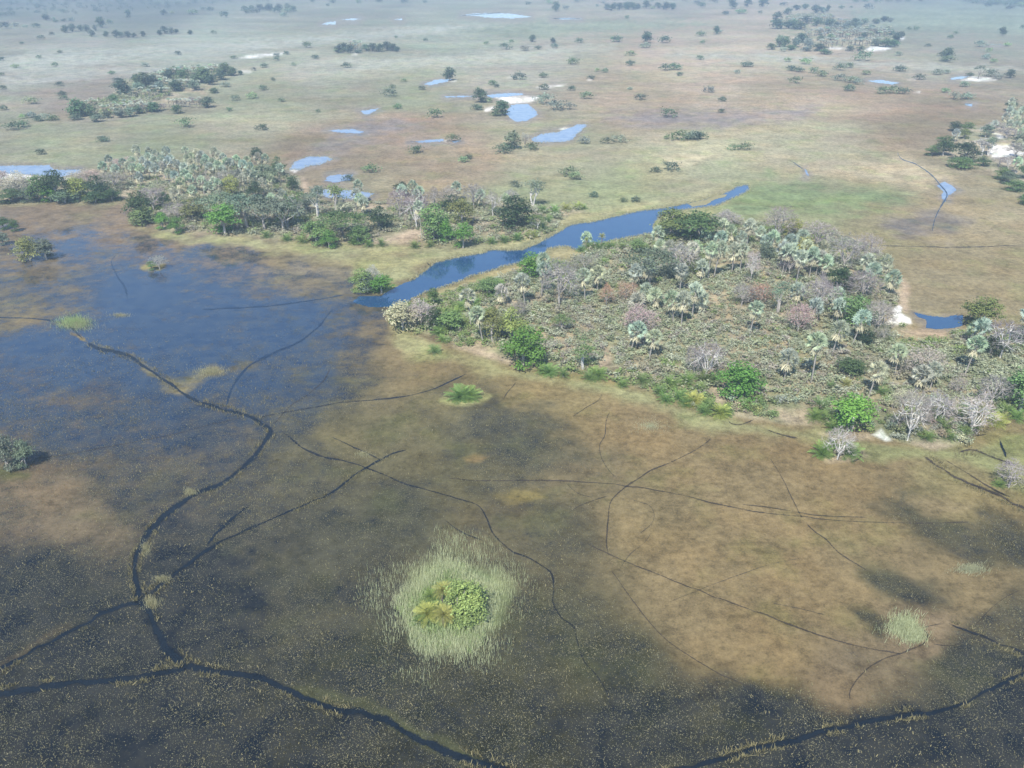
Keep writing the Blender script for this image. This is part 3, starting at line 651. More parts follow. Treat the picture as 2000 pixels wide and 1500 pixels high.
def tree_bare(rg, leaf=0.0, low=0.3, spread=1.0):
    """leafless tree, 9 m tall, 8 m across: a slim trunk, forked limbs and a dome of fine twigs (slot 0 carries the twigs)"""
    mb = MB(); zc = 9 * (low + (1 - low) * 0.40); rz = 9 - zc; rxy = 4.0
    def shell(n_, lo, hi):
        d = unit(rg.normal(size=(n_, 3))); d[:, 2] = np.where(d[:, 2] < -0.5, -d[:, 2], d[:, 2])
        return np.array([0, 0, zc]) + d * np.array([rxy, rxy, rz]) * rg.uniform(lo, hi, (n_, 1)) * (1 + 0.22 * np.sin(5 * d[:, :1] + 3 * d[:, 1:2] + rg.uniform(0, 6)))
    fork = np.array([[rg.uniform(-.2, .2), rg.uniform(-.2, .2), 9 * low * 0.85]])
    limb(mb, (0, 0, -0.3), fork[0], 0.21, 0.15, rg, 0.05)
    prev = fork; rad = [0.105, 0.055, 0.028, 0.020]
    for lev, (n_, lo, hi) in enumerate(((8, .25, .5), (46, .5, .8), (300, .55, .95), (1800, .6, 1.06))):
        T = shell(n_, lo, hi); D = np.linalg.norm(T[:, None] - prev[None], axis=2) + 0.5 * np.maximum(0, prev[None, :, 2] - T[:, None, 2]); k = D.argmin(1)
        for q, p in zip(T, prev[k]):
            if lev < 2: limb(mb, p, q, rad[lev] * 1.3, rad[lev] * .7, rg, 0.14, 4, 4)
            else:
                q = p + (q - p) * min(1.0, (1.6 if lev == 2 else 1.1) / (np.linalg.norm(q - p) + 1e-6)); w = unit(np.cross(q - p, rg.normal(size=3))) * rad[lev]
                mb.add([p - w, p + w, q + w * .6, q - w * .6], [(0, 1, 2, 3)], rg.uniform(.8, 1.2), 1 if lev == 2 and rg.random() < .5 else 0)
        prev = T if lev == 0 else np.vstack([prev[-400:], T])
    if leaf > 0:
        E = T[rg.random(len(T)) < leaf]; E = E[E[:, 2] > zc - 0.2]
        cards(mb, E + rg.normal(size=E.shape) * .15, unit(rg.normal(size=E.shape) + [0, 0, .6]), 0.36, rg.uniform(.75, 1.2, len(E)), rg)
    return mb
def shrub(rg, n_lobes=6, dens=8.0, size=0.34, hh=2.2, ww=4.0, up=0.45):
    mb = MB(); lobes = []
    for i in range(n_lobes):
        a = i * 2.4 + rg.uniform(-.5, .5); k = math.sqrt((i + 0.3) / n_lobes); R = rg.uniform(.24, .38) * ww * .62
        lobes.append((math.cos(a) * k * ww * .34, math.sin(a) * k * ww * .34, hh * rg.uniform(.38, .62) * (1.15 - .5 * k), R, R, hh * rg.uniform(.30, .42)))
    crown(mb, lobes, dens, size, rg, up=up); return mb
def scrub_bush(rg):
    mb = shrub(rg, 4, 6.5, 0.33, 1.5, 2.5, 1.1)
    for i in range(6):
        a = rg.uniform(0, 6.28); limb(mb, (0, 0, 0), (math.cos(a) * .9, math.sin(a) * .9, rg.uniform(.8, 1.6)), 0.03, 0.012, rg, .1, 3, 3, 0)
    return mb

def fan_leaf(rg, R=0.95, segs=9, droop=0.35, stalk=0.9):
    """one palm leaf along +X: a stalk and a fan of folded, pointed segments"""
    mb = MB(); w = 0.03
    mb.add([(0, -w, 0), (0, w, 0), (stalk, w, .02), (stalk, -w, .02)], [(0, 1, 2, 3)], 0.75)
    for i in range(segs):
        a = -1.75 + 3.5 * (i + .5) / segs; da = 3.5 / segs * 0.46; r = R * (0.78 + 0.22 * math.cos(a * .8)) * rg.uniform(.88, 1.08); rm = r * 0.55
        P = lambda rr, aa, z: (stalk + rr * math.cos(aa), rr * math.sin(aa), z - droop * rr * rr * 0.6)
        mb.add([(stalk - .03, 0, 0.02), P(rm, a - da, -.05 * R), P(r, a, 0.0), P(rm, a, .07 * R)], [(0, 1, 2, 3)], rg.uniform(.85, 1.0))
        mb.add([(stalk - .03, 0, 0.02), P(rm, a, .07 * R), P(r, a, 0.0), P(rm, a + da, -.05 * R)], [(0, 1, 2, 3)], rg.uniform(1.0, 1.2))
    return mb
def feather_leaf(rg, L=2.7, arch=0.75, segs=10, lw=0.34):
    """one date-palm frond along +X, arching down, with slanting leaflets on both sides"""
    mb = MB(); t = np.linspace(0, 1, segs + 1); x = L * t * (1 - 0.22 * arch * t); z = L * (0.28 * t - arch * 0.62 * t * t)
    P = np.stack([x, 0 * x, z], 1); tube(mb, P, np.linspace(.035, .012, len(P)), 3, 0, 0.75)
    for i in range(segs):
        for s in (-1, 1):
            for q in (0.15, 0.65):
                p = P[i] + (P[i + 1] - P[i]) * q; tt = (i + q) / segs; w = lw * (0.45 + 1.0 * math.sin(PI * min(1, tt * 0.85 + 0.12)))
                e = p + np.array([w * 0.62, s * w, -0.10 - 0.12 * w + 0.14 * (1 - tt)]); d = np.array([0.065, 0, 0])
                mb.add([p, p + d, e + d * .5, e], [(0, 1, 2, 3)], rg.uniform(.8, 1.2))
    return mb
def xform(mb, M, t):
    for i in range(len(mb.v)): mb.v[i] = mb.v[i] @ M.T + np.asarray(t)
    return mb
def rot_ze(az, el, roll=0.0):
    ca, sa, ce, se, cr, sr = math.cos(az), math.sin(az), math.cos(el), math.sin(el), math.cos(roll), math.sin(roll)
    Rz = np.array([[ca, -sa, 0], [sa, ca, 0], [0, 0, 1]]); Ry = np.array([[ce, 0, -se], [0, 1, 0], [se, 0, ce]]); Rx = np.array([[1, 0, 0], [0, cr, -sr], [0, sr, cr]])
    return Rz @ Ry @ Rx
def merge(dst, src):
    for v, f, t, m in zip(src.v, src.f, src.t, src.m):
        pass
    off = dst.n
    for v, f, t, m in zip(src.v, src.f, src.t, src.m):
        dst.v.append(v); dst.f.append(f + off); dst.t.append(t); dst.m.append(m)
    dst.n += src.n
FAN_DIRS = []      # azimuth, elevation, roll of the green leaves of a fan palm
_rg = np.random.default_rng(4)
for i in range(28):
    FAN_DIRS.append((i * 2.39996 + _rg.uniform(-.3, .3), math.radians(88 - 100 * ((i + .5) / 28) ** 0.92 + _rg.uniform(-9, 9)), _rg.uniform(-1.3, 1.3)))
SKIRT_DIRS = [(i * 0.63 + _rg.uniform(-.25, .25), math.radians(-48 - _rg.uniform(0, 28)), _rg.uniform(-.9, .9)) for i in range(10)]
FEATHER_DIRS = [(i * 2.39996 + _rg.uniform(-.15, .15), math.radians(74 - 100 * ((i + .5) / 34)), _rg.uniform(-.4, .4)) for i in range(34)]

def R_(s): return np.random.default_rng(s)
MATS = [M_LEAF, M_BARK]
PROTO = {}
def reg(kind, fn, n_):
    PROTO[kind] = [split_mesh(fn(R_(1000 + 37 * len(PROTO) + i)), {0: 'crown', 1: 'trunk'}, MATS) for i in range(n_)]
reg('round', lambda g: tree_round(g), 3)
reg('bushy', lambda g: tree_round(g, 1.05, 10, 0.02, 6.5), 2)
reg('flat', lambda g: tree_flat(g), 2)
reg('tall', lambda g: tree_tall(g), 2)
reg('bare', lambda g: tree_bare(g), 3)
reg('barewide', lambda g: tree_bare(g, 0.0, 0.24, 1.3), 2)
reg('dry', lambda g: tree_bare(g, 0.55, 0.2, 1.15), 2)
SHRUB_ME = [split_mesh(shrub(R_(400 + i)), {0: 'foliage'}, MATS)['foliage'] for i in range(4)]
SCRUB_MB = [scrub_bush(R_(430 + i)) for i in range(4)]
SCRUB_ME = [split_mesh(m, {0: 'foliage'}, MATS)['foliage'] for m in SCRUB_MB]
FAN_ME = [split_mesh(fan_leaf(R_(450 + i), 0.80 + 0.06 * i, 9, 0.30 + 0.15 * i, 0.95), {0: 'frond'}, MATS)['frond'] for i in range(2)]
DEAD_ME = split_mesh(fan_leaf(R_(460), 1.15, 6, 0.1, 0.95), {0: 'dead_frond'}, MATS)['dead_frond']
for v in DEAD_ME.vertices: v.co.y *= 0.55
FEA_ME = [split_mesh(feather_leaf(R_(470 + i), 2.6, 0.6 + 0.25 * i), {0: 'frond'}, MATS)['frond'] for i in range(2)]
def fan_crown(rg, mi_dead=1, n_=28, segs=7):
    mb = MB()
    for i, (az, el, ro) in enumerate(FAN_DIRS[:n_]):
        merge(mb, xform(fan_leaf(rg, 0.82 + 0.06 * rg.uniform(-1, 1), segs, 0.3 + 0.2 * rg.uniform(), 0.95), rot_ze(az, el, ro), (0, 0, 0)))
    return mb
def skirt(rg):
    mb = MB()
    for az, el, ro in SKIRT_DIRS:
        f = fan_leaf(rg, 1.15, 5, 0.1, 0.95)
        for v in f.v: v[:, 1] *= 0.55
        merge(mb, xform(f, rot_ze(az, el, ro), (0, 0, -0.1)))
    return mb
CROWN_FAN = [split_mesh(fan_crown(R_(480 + i)), {0: 'crown'}, MATS)['crown'] for i in range(3)]
SKIRT_FAN = [split_mesh(skirt(R_(490 + i)), {0: 'skirt'}, MATS)['skirt'] for i in range(2)]
def palm_trunk(rg, lean):
    mb = MB(); t = np.linspace(0, 1, 7); tube(mb, np.stack([lean * t * t, 0.4 * lean * t * (1 - t), -0.04 + 1.04 * t], 1), 0.17 * np.array([1.25, 1.0, .95, .95, .95, .9, .85]), 6); return mb
TRUNK_FAN = [split_mesh(palm_trunk(R_(495 + i), l_), {1: 'trunk'}, MATS)['trunk'] for i, l_ in enumerate((0.0, 0.5, -0.6))]
def feather_crown(rg, n_=30):
    mb = MB()
    for i in range(n_):
        az, el, ro = FEATHER_DIRS[i]
        merge(mb, xform(feather_leaf(rg, 2.5 * rg.uniform(.8, 1.1), rg.uniform(.5, .9), 6), rot_ze(az, el + rg.uniform(-.15, .15), ro), (rg.normal() * .15, rg.normal() * .15, 0)))
    return mb
CROWN_FEA = [split_mesh(feather_crown(R_(500 + i)), {0: 'crown'}, MATS)['crown'] for i in range(3)]
# far plants: one mesh each, leaves and trunk together
def far_mesh(fn, seed, col=True):
    mb = fn(R_(seed)); return mb.build('tree', [M_LEAF, M_BARKF])
FAR_TREE = [far_mesh(lambda g: tree_round(g, 1.0, 8, 0.1, 2.8, 0.95), 600 + i) for i in range(3)]
FAR_PART = [split_mesh(tree_round(R_(600 + i), 1.0, 8, 0.1, 2.8, 0.95), {0: 'crown', 1: 'trunk'}, [M_LEAF, M_BARKF]) for i in range(3)]
FAR_FLAT = [far_mesh(lambda g: tree_flat(g, 0.5), 610)]
FAR_BARE = [far_mesh(lambda g: tree_bare(g), 613)]
FAR_SHRUB = [far_mesh(lambda g: shrub(g, 7, 4.5, 0.42), 620 + i) for i in range(4)]
def far_palm(rg):
    mb = fan_crown(rg, 1, 18, 4); xform(mb, np.eye(3), (0, 0, 6.0)); tube(mb, [(0, 0, -0.2), (0.1, 0, 3), (0.05, 0, 6)], [.2, .17, .15], 5)
    s = skirt(rg)
    s.m = [np.full(len(m), 2) for m in s.m]; merge(mb, xform(s, np.eye(3), (0, 0, 6.0))); return mb
M_STRAW = mat_bark('dead_palm_leaf', (0.46, 0.40, 0.27))
FAR_PALM = [far_palm(R_(630 + i)).build('fan_palm', [M_LEAF, M_BARKF, M_STRAW]) for i in range(3)]

# ------------------------------------------------------------------ planting
C = dict(DK=(.065, .105, .045), MID=(.105, .165, .060), LIME=(.26, .46, .09), BRIGHT=(.16, .31, .06), OLIVE=(.23, .26, .085), YEL=(.36, .38, .11), GREY=(.19, .235, .155),
         SAGE=(.33, .36, .28), SILVER=(.58, .61, .49), STRAW=(.66, .62, .44), MAUVE=(.35, .30, .285), PALE=(.49, .455, .415), PINK=(.48, .38, .32), RUST=(.52, .32, .20), CREAM=(.54, .51, .36),
         GREEN=(.20, .29, .10), FIG=(.36, .46, .15), BRUSH=(.29, .275, .205), BARK=(.46, .42, .37), WHITE=(.66, .63, .57), DARKB=(.26, .23, .19), DATE=(.22, .33, .09), DATEO=(.42, .44, .13))
LOOK = dict(DK='dark green', MID='mid green', LIME='lime green', BRIGHT='bright green', OLIVE='olive green', YEL='yellowish green', GREY='grey green', SAGE='sage grey', MAUVE='mauve grey',
            PALE='pale grey', PINK='pinkish', RUST='rust brown', CREAM='cream', GREEN='fresh green', FIG='light green', BRUSH='dull brown', DATE='green', DATEO='yellow green')
LANDMARKS = [(s.split('@')[0], *map(float, s.split('@')[1].split(','))) for s in """the lime green tree@1660,815
the forked white tree@1635,890
the round green tree@1440,765
the spreading bare tree@1375,738
the lone olive tree@1910,632
the dark pool@1845,630
the white sand patch@1752,622
the river bend tree@1330,470
the island tip tree@805,640
the large bright tree@1022,708
the big mauve bare tree@1098,598
the flat light green tree@1665,635
the dome shaped dark tree@1660,737
the left island bright tree@440,458
the dark round tree by the river@1010,447
the wide umbrella tree@670,466
the tall green trees by the river@865,470
the pool at the left edge@80,335
the western yellowish tree@150,385
the pale kite shaped pool@605,318
the forked pool@1020,222
the pool with the white islet@1095,264
the narrow white sand strip@512,110
the far left palm grove@290,185
the far right palm grove@1620,75
the right sand bank@1910,156
the small middle grove@720,97
the far blue lake@1000,31
the river's upper end@1450,366
the grove at the right edge@1940,280
the small far pool@856,159
the tiny blue pool@722,218
the left edge bush@30,905
the lagoon grass islet@145,645
the reed islet palms@880,1195
the shallows palm clump@905,782
the river mouth islet@722,565
the far left tree line@260,70
the far right woodland@1960,12""".split('\n')]
ORD = 'nearest second third fourth fifth sixth seventh eighth ninth tenth eleventh twelfth thirteenth fourteenth fifteenth sixteenth seventeenth eighteenth nineteenth twentieth'.split()
ORD += ['twenty-' + q for q in 'first second third fourth fifth sixth seventh eighth ninth'.split()] + ['thirtieth'] + ['thirty-' + q for q in 'first second third fourth fifth sixth seventh eighth ninth'.split()]
PENDING = []
def autolabel(o, look, px, py): PENDING.append((o, look, px, py))
def finish_labels():
    groups = {}
    for o, look_, px, py in PENDING:
        best = min(LANDMARKS, key=lambda q: math.hypot(q[1] - px, (q[2] - py) * 2.2) + (1e4 if math.hypot(q[1] - px, q[2] - py) < 9 else 0))
        dx, dy = px - best[1], (py - best[2]) * 2.2
        rel = ('right of' if dx > 0 else 'left of') if abs(dx) > abs(dy) else ('in front of' if dy > 0 else 'beyond')
        groups.setdefault((look_, rel, best[0]), []).append((math.hypot(dx, dy), o))
    for (look_, rel, lm), L in groups.items():
        L.sort(key=lambda q: q[0])
        for i, (d, o) in enumerate(L):
            o['label'] = f'{look_} {rel} {lm}' if len(L) == 1 else f'{look_}, {ORD[min(i, 38)]} {rel} {lm}'
def empty(name, loc, rz=0.0):
    o = bpy.data.objects.new(name, None); COL.objects.link(o); o.location = loc; o.rotation_euler = (0, 0, rz); o.empty_display_size = 0.5; return o
RND = random.Random(11)
def bounds(meshes):
    lo = np.array([1e9] * 3); hi = -lo
    for m in meshes:
        a = np.empty(len(m.vertices) * 3, np.float32); m.vertices.foreach_get('co', a); a = a.reshape(-1, 3)
        lo = np.minimum(lo, np.percentile(a, 1, 0)); hi = np.maximum(hi, np.percentile(a, 99.5, 0))
    return hi - lo, hi
PB = {k: [bounds(list(p.values())) for p in v] for k, v in PROTO.items()}
COUNT = {}
def pick(kind, lst):
    COUNT[kind] = COUNT.get(kind, -1) + 1; return COUNT[kind] % len(lst)
KINDNAME = dict(round='leafy_tree', bushy='bushy_tree', flat='umbrella_tree', tall='open_tree', bare='bare_tree', barewide='bare_tree', dry='dry_tree')
KINDLOOK = dict(round='round leafy tree', bushy='bushy tree', flat='flat topped tree', tall='open forked tree', bare='leafless tree', barewide='spreading leafless tree', dry='half bare tree')
def tree(kind, x0, x1, yt, yb, col, bark='BARK', label=None, bx=None, group=None):
    """one tree: crown spans x0..x1 of the photo, its top is at yt and its foot at yb"""
    i = pick(kind, PROTO[kind]); P = PROTO[kind][i]; ext, hi = PB[kind][i]
    cx = (x0 + x1) / 2 if bx is None else bx
    sx, sv = px_m(yb); x, y = G(cx, yb); z = zat(cx, yb)
    w = (x1 - x0) / sx; h = max(1.2, (yb - yt) / sv - 0.04 * w)
    e = empty(KINDNAME[kind], (float(x), float(y), z), RND.uniform(0, 6.28))
    e.scale = (w / ext[0] * RND.uniform(.95, 1.05), w / ext[1] * RND.uniform(.95, 1.05), h / hi[2])
    link('trunk', P['trunk'], e, color=C[bark]); link('crown', P['crown'], e, color=tuple(c * RND.uniform(.92, 1.08) for c in C[col]))
    tag(e, label, 'tree', group)
    if not label: autolabel(e, f'{LOOK[col]} {KINDLOOK[kind]}', cx, yb)
    return e
SILV = lambda: tuple(c * RND.uniform(.9, 1.08) for c in (lambda q: (.52 + .03 * q, .585 - .005 * q, .44 - .03 * q))(RND.uniform(-.6, 1)))
def fan_palm(cx, cy, bx, by, sz=1.0, label=None, fronds=False, group=None, look_='silvery fan palm'):
    """fan palm: crown centre in the photo at (cx, cy), foot at (bx, by)"""
    sx, sv = px_m(by); x, y = G(bx, by); z = zat(bx, by)
    h = max(0.5, (by - cy) / sv); lean = math.atan2((cx - bx) / sx, h)
    e = empty('fan_palm', (float(x), float(y), z)); e.rotation_euler = (0, lean, 0); s = 1.56 * sz * RND.uniform(.92, 1.08)
    i = pick('trunk', TRUNK_FAN); t = link('trunk', TRUNK_FAN[0] if abs(lean) > .12 else TRUNK_FAN[i], e, color=(.40, .37, .33)); t.scale = (1.0, 1.0, h)
    top = (0.0 if abs(lean) > .12 else (0, .5, -.6)[i], 0, h); col = SILV(); rz = RND.uniform(0, 6.28); sc_ = C['STRAW']
    if fronds:
        for k, (az, el, ro) in enumerate(FAN_DIRS):
            f = link('frond', FAN_ME[k % 2], e, top, col); f.rotation_euler = (ro, -el, az + rz); f.scale = (s,) * 3
        for k, (az, el, ro) in enumerate(SKIRT_DIRS):
            f = link('dead_frond', DEAD_ME, e, (top[0], top[1], top[2] - .12), sc_); f.rotation_euler = (ro, -el, az + rz); f.scale = (s,) * 3
    else:
        k = pick('fanc', CROWN_FAN); c = link('crown', CROWN_FAN[k], e, top, col); c.scale = (s, s, s * 1.2); c.rotation_euler = (0, 0, rz)
        if h > 1.5:
            c = link('skirt', SKIRT_FAN[k % 2], e, (top[0], top[1], top[2] + .1), sc_); c.scale = (s, s, s * 1.1); c.rotation_euler = (0, 0, rz)
    tag(e, label, 'palm tree', group)
    if not label: autolabel(e, look_, bx, by)
    return e
def date_palm(px, py, wpx, col='DATE', trunk=0.0, label=None, fronds=False, group=None, lean=0.0):
    """date palm clump: py is its foot, wpx its width in the photo, trunk its stem height in metres"""
    sx, sv = px_m(py); x, y = G(px, py); e = empty('date_palm', (float(x), float(y), zat(px, py))); e.rotation_euler = (0, lean, RND.uniform(0, 6.28) if not lean else 0)
    s = wpx / sx / 4.4; c0 = tuple(c * RND.uniform(.9, 1.1) for c in C[col]); rz = RND.uniform(0, 6.28)
    if trunk > 0.3:
        t = link('trunk', TRUNK_FAN[0], e, color=C['DARKB']); t.scale = (1.2, 1.2, trunk)
    if fronds:
        for k, (az, el, ro) in enumerate(FEATHER_DIRS):
            f = link('frond', FEA_ME[k % 2], e, (0, 0, trunk + .1), c0); f.rotation_euler = (ro, -el, az + rz); f.scale = (s * RND.uniform(.85, 1.1),) * 3
    else:
        c = link('crown', CROWN_FEA[pick('fea', CROWN_FEA)], e, (0, 0, trunk + .1), c0); c.scale = (s,) * 3; c.rotation_euler = (0, 0, rz)
    tag(e, label, 'palm tree', group)
    if not label: autolabel(e, f'{LOOK[col]} feathery date palm', px, py)
    return e
def small(name, meshes, px, py, w, h, col, look_, cat, group=None, label=None, kind=''):
    """a plant of one mesh: py is its foot, w and h in photo pixels"""
    i = pick(name + kind, meshes); me = meshes[i]
    if me.name not in BB: BB[me.name] = bounds([me])
    ext, hi = BB[me.name]; sx, sv = px_m(py); x, y = G(px, py)
    o = link(name, me, None, (float(x), float(y), zat(px, py)), tuple(c * RND.uniform(.9, 1.1) for c in col))
    o.rotation_euler = (0, 0, RND.uniform(0, 6.28)); ww = w / sx; hh = h / sv
    o.scale = (ww / ext[0], ww / ext[1] * RND.uniform(.8, 1.0), hh / hi[2]); tag(o, label, cat, group)
    if not label: autolabel(o, look_, px, py)
    return o
BB = {}

# ---- the right island: fan palms (crown centre, foot)
SP = "915,585,920,641 933,619,944,675 983,575,985,600 1019,554,1026,603 1057,535,1058,583 1141,546,1142,594 1166,539,1166,574 1235,535,1234,568 1267,527,1269,565 1242,650,1232,688 1270,666,1268,707 1330,534,1326,578 1382,495,1382,553 1398,492,1393,549 1411,446,1407,480 1459,446,1457,487 1465,611,1463,664 1586,676,1583,752 1533,706,1531,746 1700,730,1696,780 1748,693,1746,736 1892,679,1884,734 1789,736,1786,768 1818,729,1815,764 1674,629,1664,677 1627,650,1624,700"
BIGL = {0: 'tall lone silvery fan palm near the tip of the right island', 1: 'silvery fan palm with straw skirt just behind the olive green trees', 9: 'left palm of the twin silvery palms in front of pinkish tree', 10: 'right palm of the twin silvery palms in front of pinkish tree',
        17: 'tall slim fan palm with a long bare stem in the low scrub', 16: 'lone silvery fan palm with dark shadow in mid island scrub', 22: 'left one of two fan palms beside the pink dry tree', 23: 'right one of two fan palms beside the pink dry tree',
        3: 'fan palm with long pale twin stem left of the mauve tree', 5: 'left palm of the pair right of the big mauve bare tree', 6: 'right palm of the pair right of the big mauve bare tree', 15: 'tall straight fan palm behind the others at back of right island'}
for i, q in enumerate(SP.split()):
    a = list(map(float, q.split(','))); fan_palm(*a, sz=1.02, label=BIGL.get(i), fronds=(i in (0, 1, 3, 5, 6, 9, 10, 11, 16, 17, 18, 19, 20, 21, 22, 23, 25)), group='fan palms on the right island')
SP2 = "1064,516,1062,560 1259,573,1258,602 1274,583,1275,610 1287,459,1287,478 1288,487,1289,510 1302,490,1300,517 1361,490,1362,514 1368,529,1368,556 1375,464,1374,478 1428,457,1429,480 1482,459,1481,478 1490,478,1490,504 1431,495,1428,538 1444,495,1444,538 1522,494,1522,530 1312,590,1314,634 1329,592,1330,643 1350,576,1351,626 1371,590,1372,616 1537,478,1537,520 1528,497,1527,540 1539,497,1533,537 1556,509,1554,558 1559,467,1560,500 1573,487,1570,522 1600,490,1600,527 1594,510,1592,544 1611,519,1610,549 1688,516,1688,548 1692,536,1690,582 1729,516,1727,539 1737,550,1733,583 1550,574,1551,598 1633,585,1632,613 1586,606,1580,637 1629,606,1633,641 1910,647,1912,690 1992,619,1990,677 1895,650,1895,676 1447,470,1447,500 1404,470,1402,500 1345,495,1345,530 1508,470,1508,505 1580,505,1580,545"
for q in SP2.split():
    a = list(map(float, q.split(','))); fan_palm(*a, sz=0.98, group='fan palms on the right island')
fan_palm(1241, 596, 1241, 606, 1.15, 'low stemless silvery palm sprouting in front of the palm pair', group='fan palms on the right island')

# ---- the right island: leafy, bare and dry trees.  kind x0 x1 ytop yfoot colour bark
RT = """bushy 757 820 590 645 CREAM|pale bushy tree leaning over the water at the island tip
dry 795 850 588 640 PALE|pinkish grey bushy tree second from the island tip
bushy 832 866 602 645 DK
bushy 837 858 567 602 MID|slim upright green tree standing in the shore grass
round 940 985 607 672 OLIVE|olive tree with yellow tinted crown, left of the bright tree
round 975 1025 605 668 YEL|yellow olive tree just behind the large bright green tree
bushy 985 1060 638 714 BRIGHT|large bright green tree on the island's south shore
round 1014 1058 497 548 BRIGHT|bright green tree by the river bank beside two palms
bushy 1278 1345 412 470 OLIVE|wide olive green tree at the river bend, left half
round 1325 1400 416 474 MID|wide olive green tree at the river bend, right half
flat 1222 1312 486 556 GREY|flat grey green tree behind two fan palms
round 1545 1592 466 508 YEL
round 1528 1566 430 464 YEL|small yellow green tree at the back edge of right island
tall 1498 1538 556 617 GREY
bushy 1634 1698 583 640 GREEN|flat light green tree left of the white sand
bushy 1880 1942 580 640 OLIVE|lone tree with olive top standing by the dark pool
round 1626 1698 772 840 LIME WHITE|lime green tree with a pale trunk on the south shore
bushy 1402 1482 712 778 BRIGHT|round bright green tree close to the south shore
bushy 1636 1686 705 738 MID|dome shaped dark green tree amid grey scrub
tall 1117 1160 666 722 GREEN WHITE|small green tree with a white trunk near the shore
flat 1078 1117 620 653 GREEN
round 1676 1708 648 676 DK
round 1958 2025 715 802 GREEN WHITE|tall green tree with pale trunk at the right edge
round 1620 1662 526 572 DK|shady dark tree under the mauve bare trees
bare 1058 1128 510 602 MAUVE|big mauve bare tree standing between two palm groups
barewide 1492 1548 406 472 MAUVE|pale mauve bare tree at the very back of right island
bare 1558 1628 436 492 MAUVE
barewide 1615 1680 460 528 MAUVE|large mauve bare tree with a white trunk at back right
bare 1665 1715 462 526 MAUVE
bare 1562 1626 538 622 MAUVE
bare 1648 1712 533 592 MAUVE
barewide 1680 1742 592 652 MAUVE|grey bare tree beside the white sand
barewide 1344 1412 670 744 MAUVE WHITE|spreading bare tree with white forked limbs near the shore
bare 1335 1375 685 736 MAUVE
barewide 1740 1802 764 862 MAUVE WHITE|tall bare tree with a straight pale trunk on the shore
bare 1798 1852 768 832 MAUVE WHITE|leaning bare tree right of the straight trunked one
barewide 1858 1932 768 850 PALE WHITE|whitish bare tree with a thick white trunk on the shore
bare 1903 1962 738 800 MAUVE
bare 1918 1986 634 703 MAUVE WHITE
barewide 1608 1662 836 897 PALE WHITE|forked white bare tree on the little round mound
bare 1292 1356 478 542 MAUVE
bare 1428 1468 556 602 MAUVE
bare 1452 1478 496 556 PALE WHITE|thin bare tree with a tall white stem
bare 1392 1442 412 446 PALE
dry 1216 1276 601 652 PINK|pinkish domed dry tree behind the twin palms
dry 1170 1198 558 602 RUST|small reddish dry tree right of the palm pair
dry 1203 1242 553 594 RUST|rusty orange dry bush below the flat tree
dry 1533 1582 596 652 PINK
dry 1458 1512 558 597 RUST
dry 1763 1834 680 742 PINK|wide pink dry tree between fan palms
dry 1740 1790 768 800 CREAM
bare 1942 1998 902 952 MAUVE|grey leafless bush at the lower right edge in wet grass
dry 1400 1440 410 440 CREAM
dry 1640 1680 535 570 BRUSH
round 1350 1384 500 540 GREEN
round 1300 1340 520 552 GREY
bushy 1480 1512 478 512 GREY
bare 1520 1560 500 540 MAUVE
bushy 860 905 610 650 GREEN
bushy 935 975 545 580 GREEN
bare 1790 1815 800 836 MAUVE
bare 1850 1880 742 778 MAUVE
bushy 1230 1262 470 498 GREEN
bare 1120 1165 500 535 BRUSH
dry 1000 1030 590 625 BRUSH
round 1915 1950 660 700 DK
bushy 1975 2012 640 676 GREY
bare 1700 1742 640 670 BRUSH
bare 1590 1622 555 590 MAUVE"""
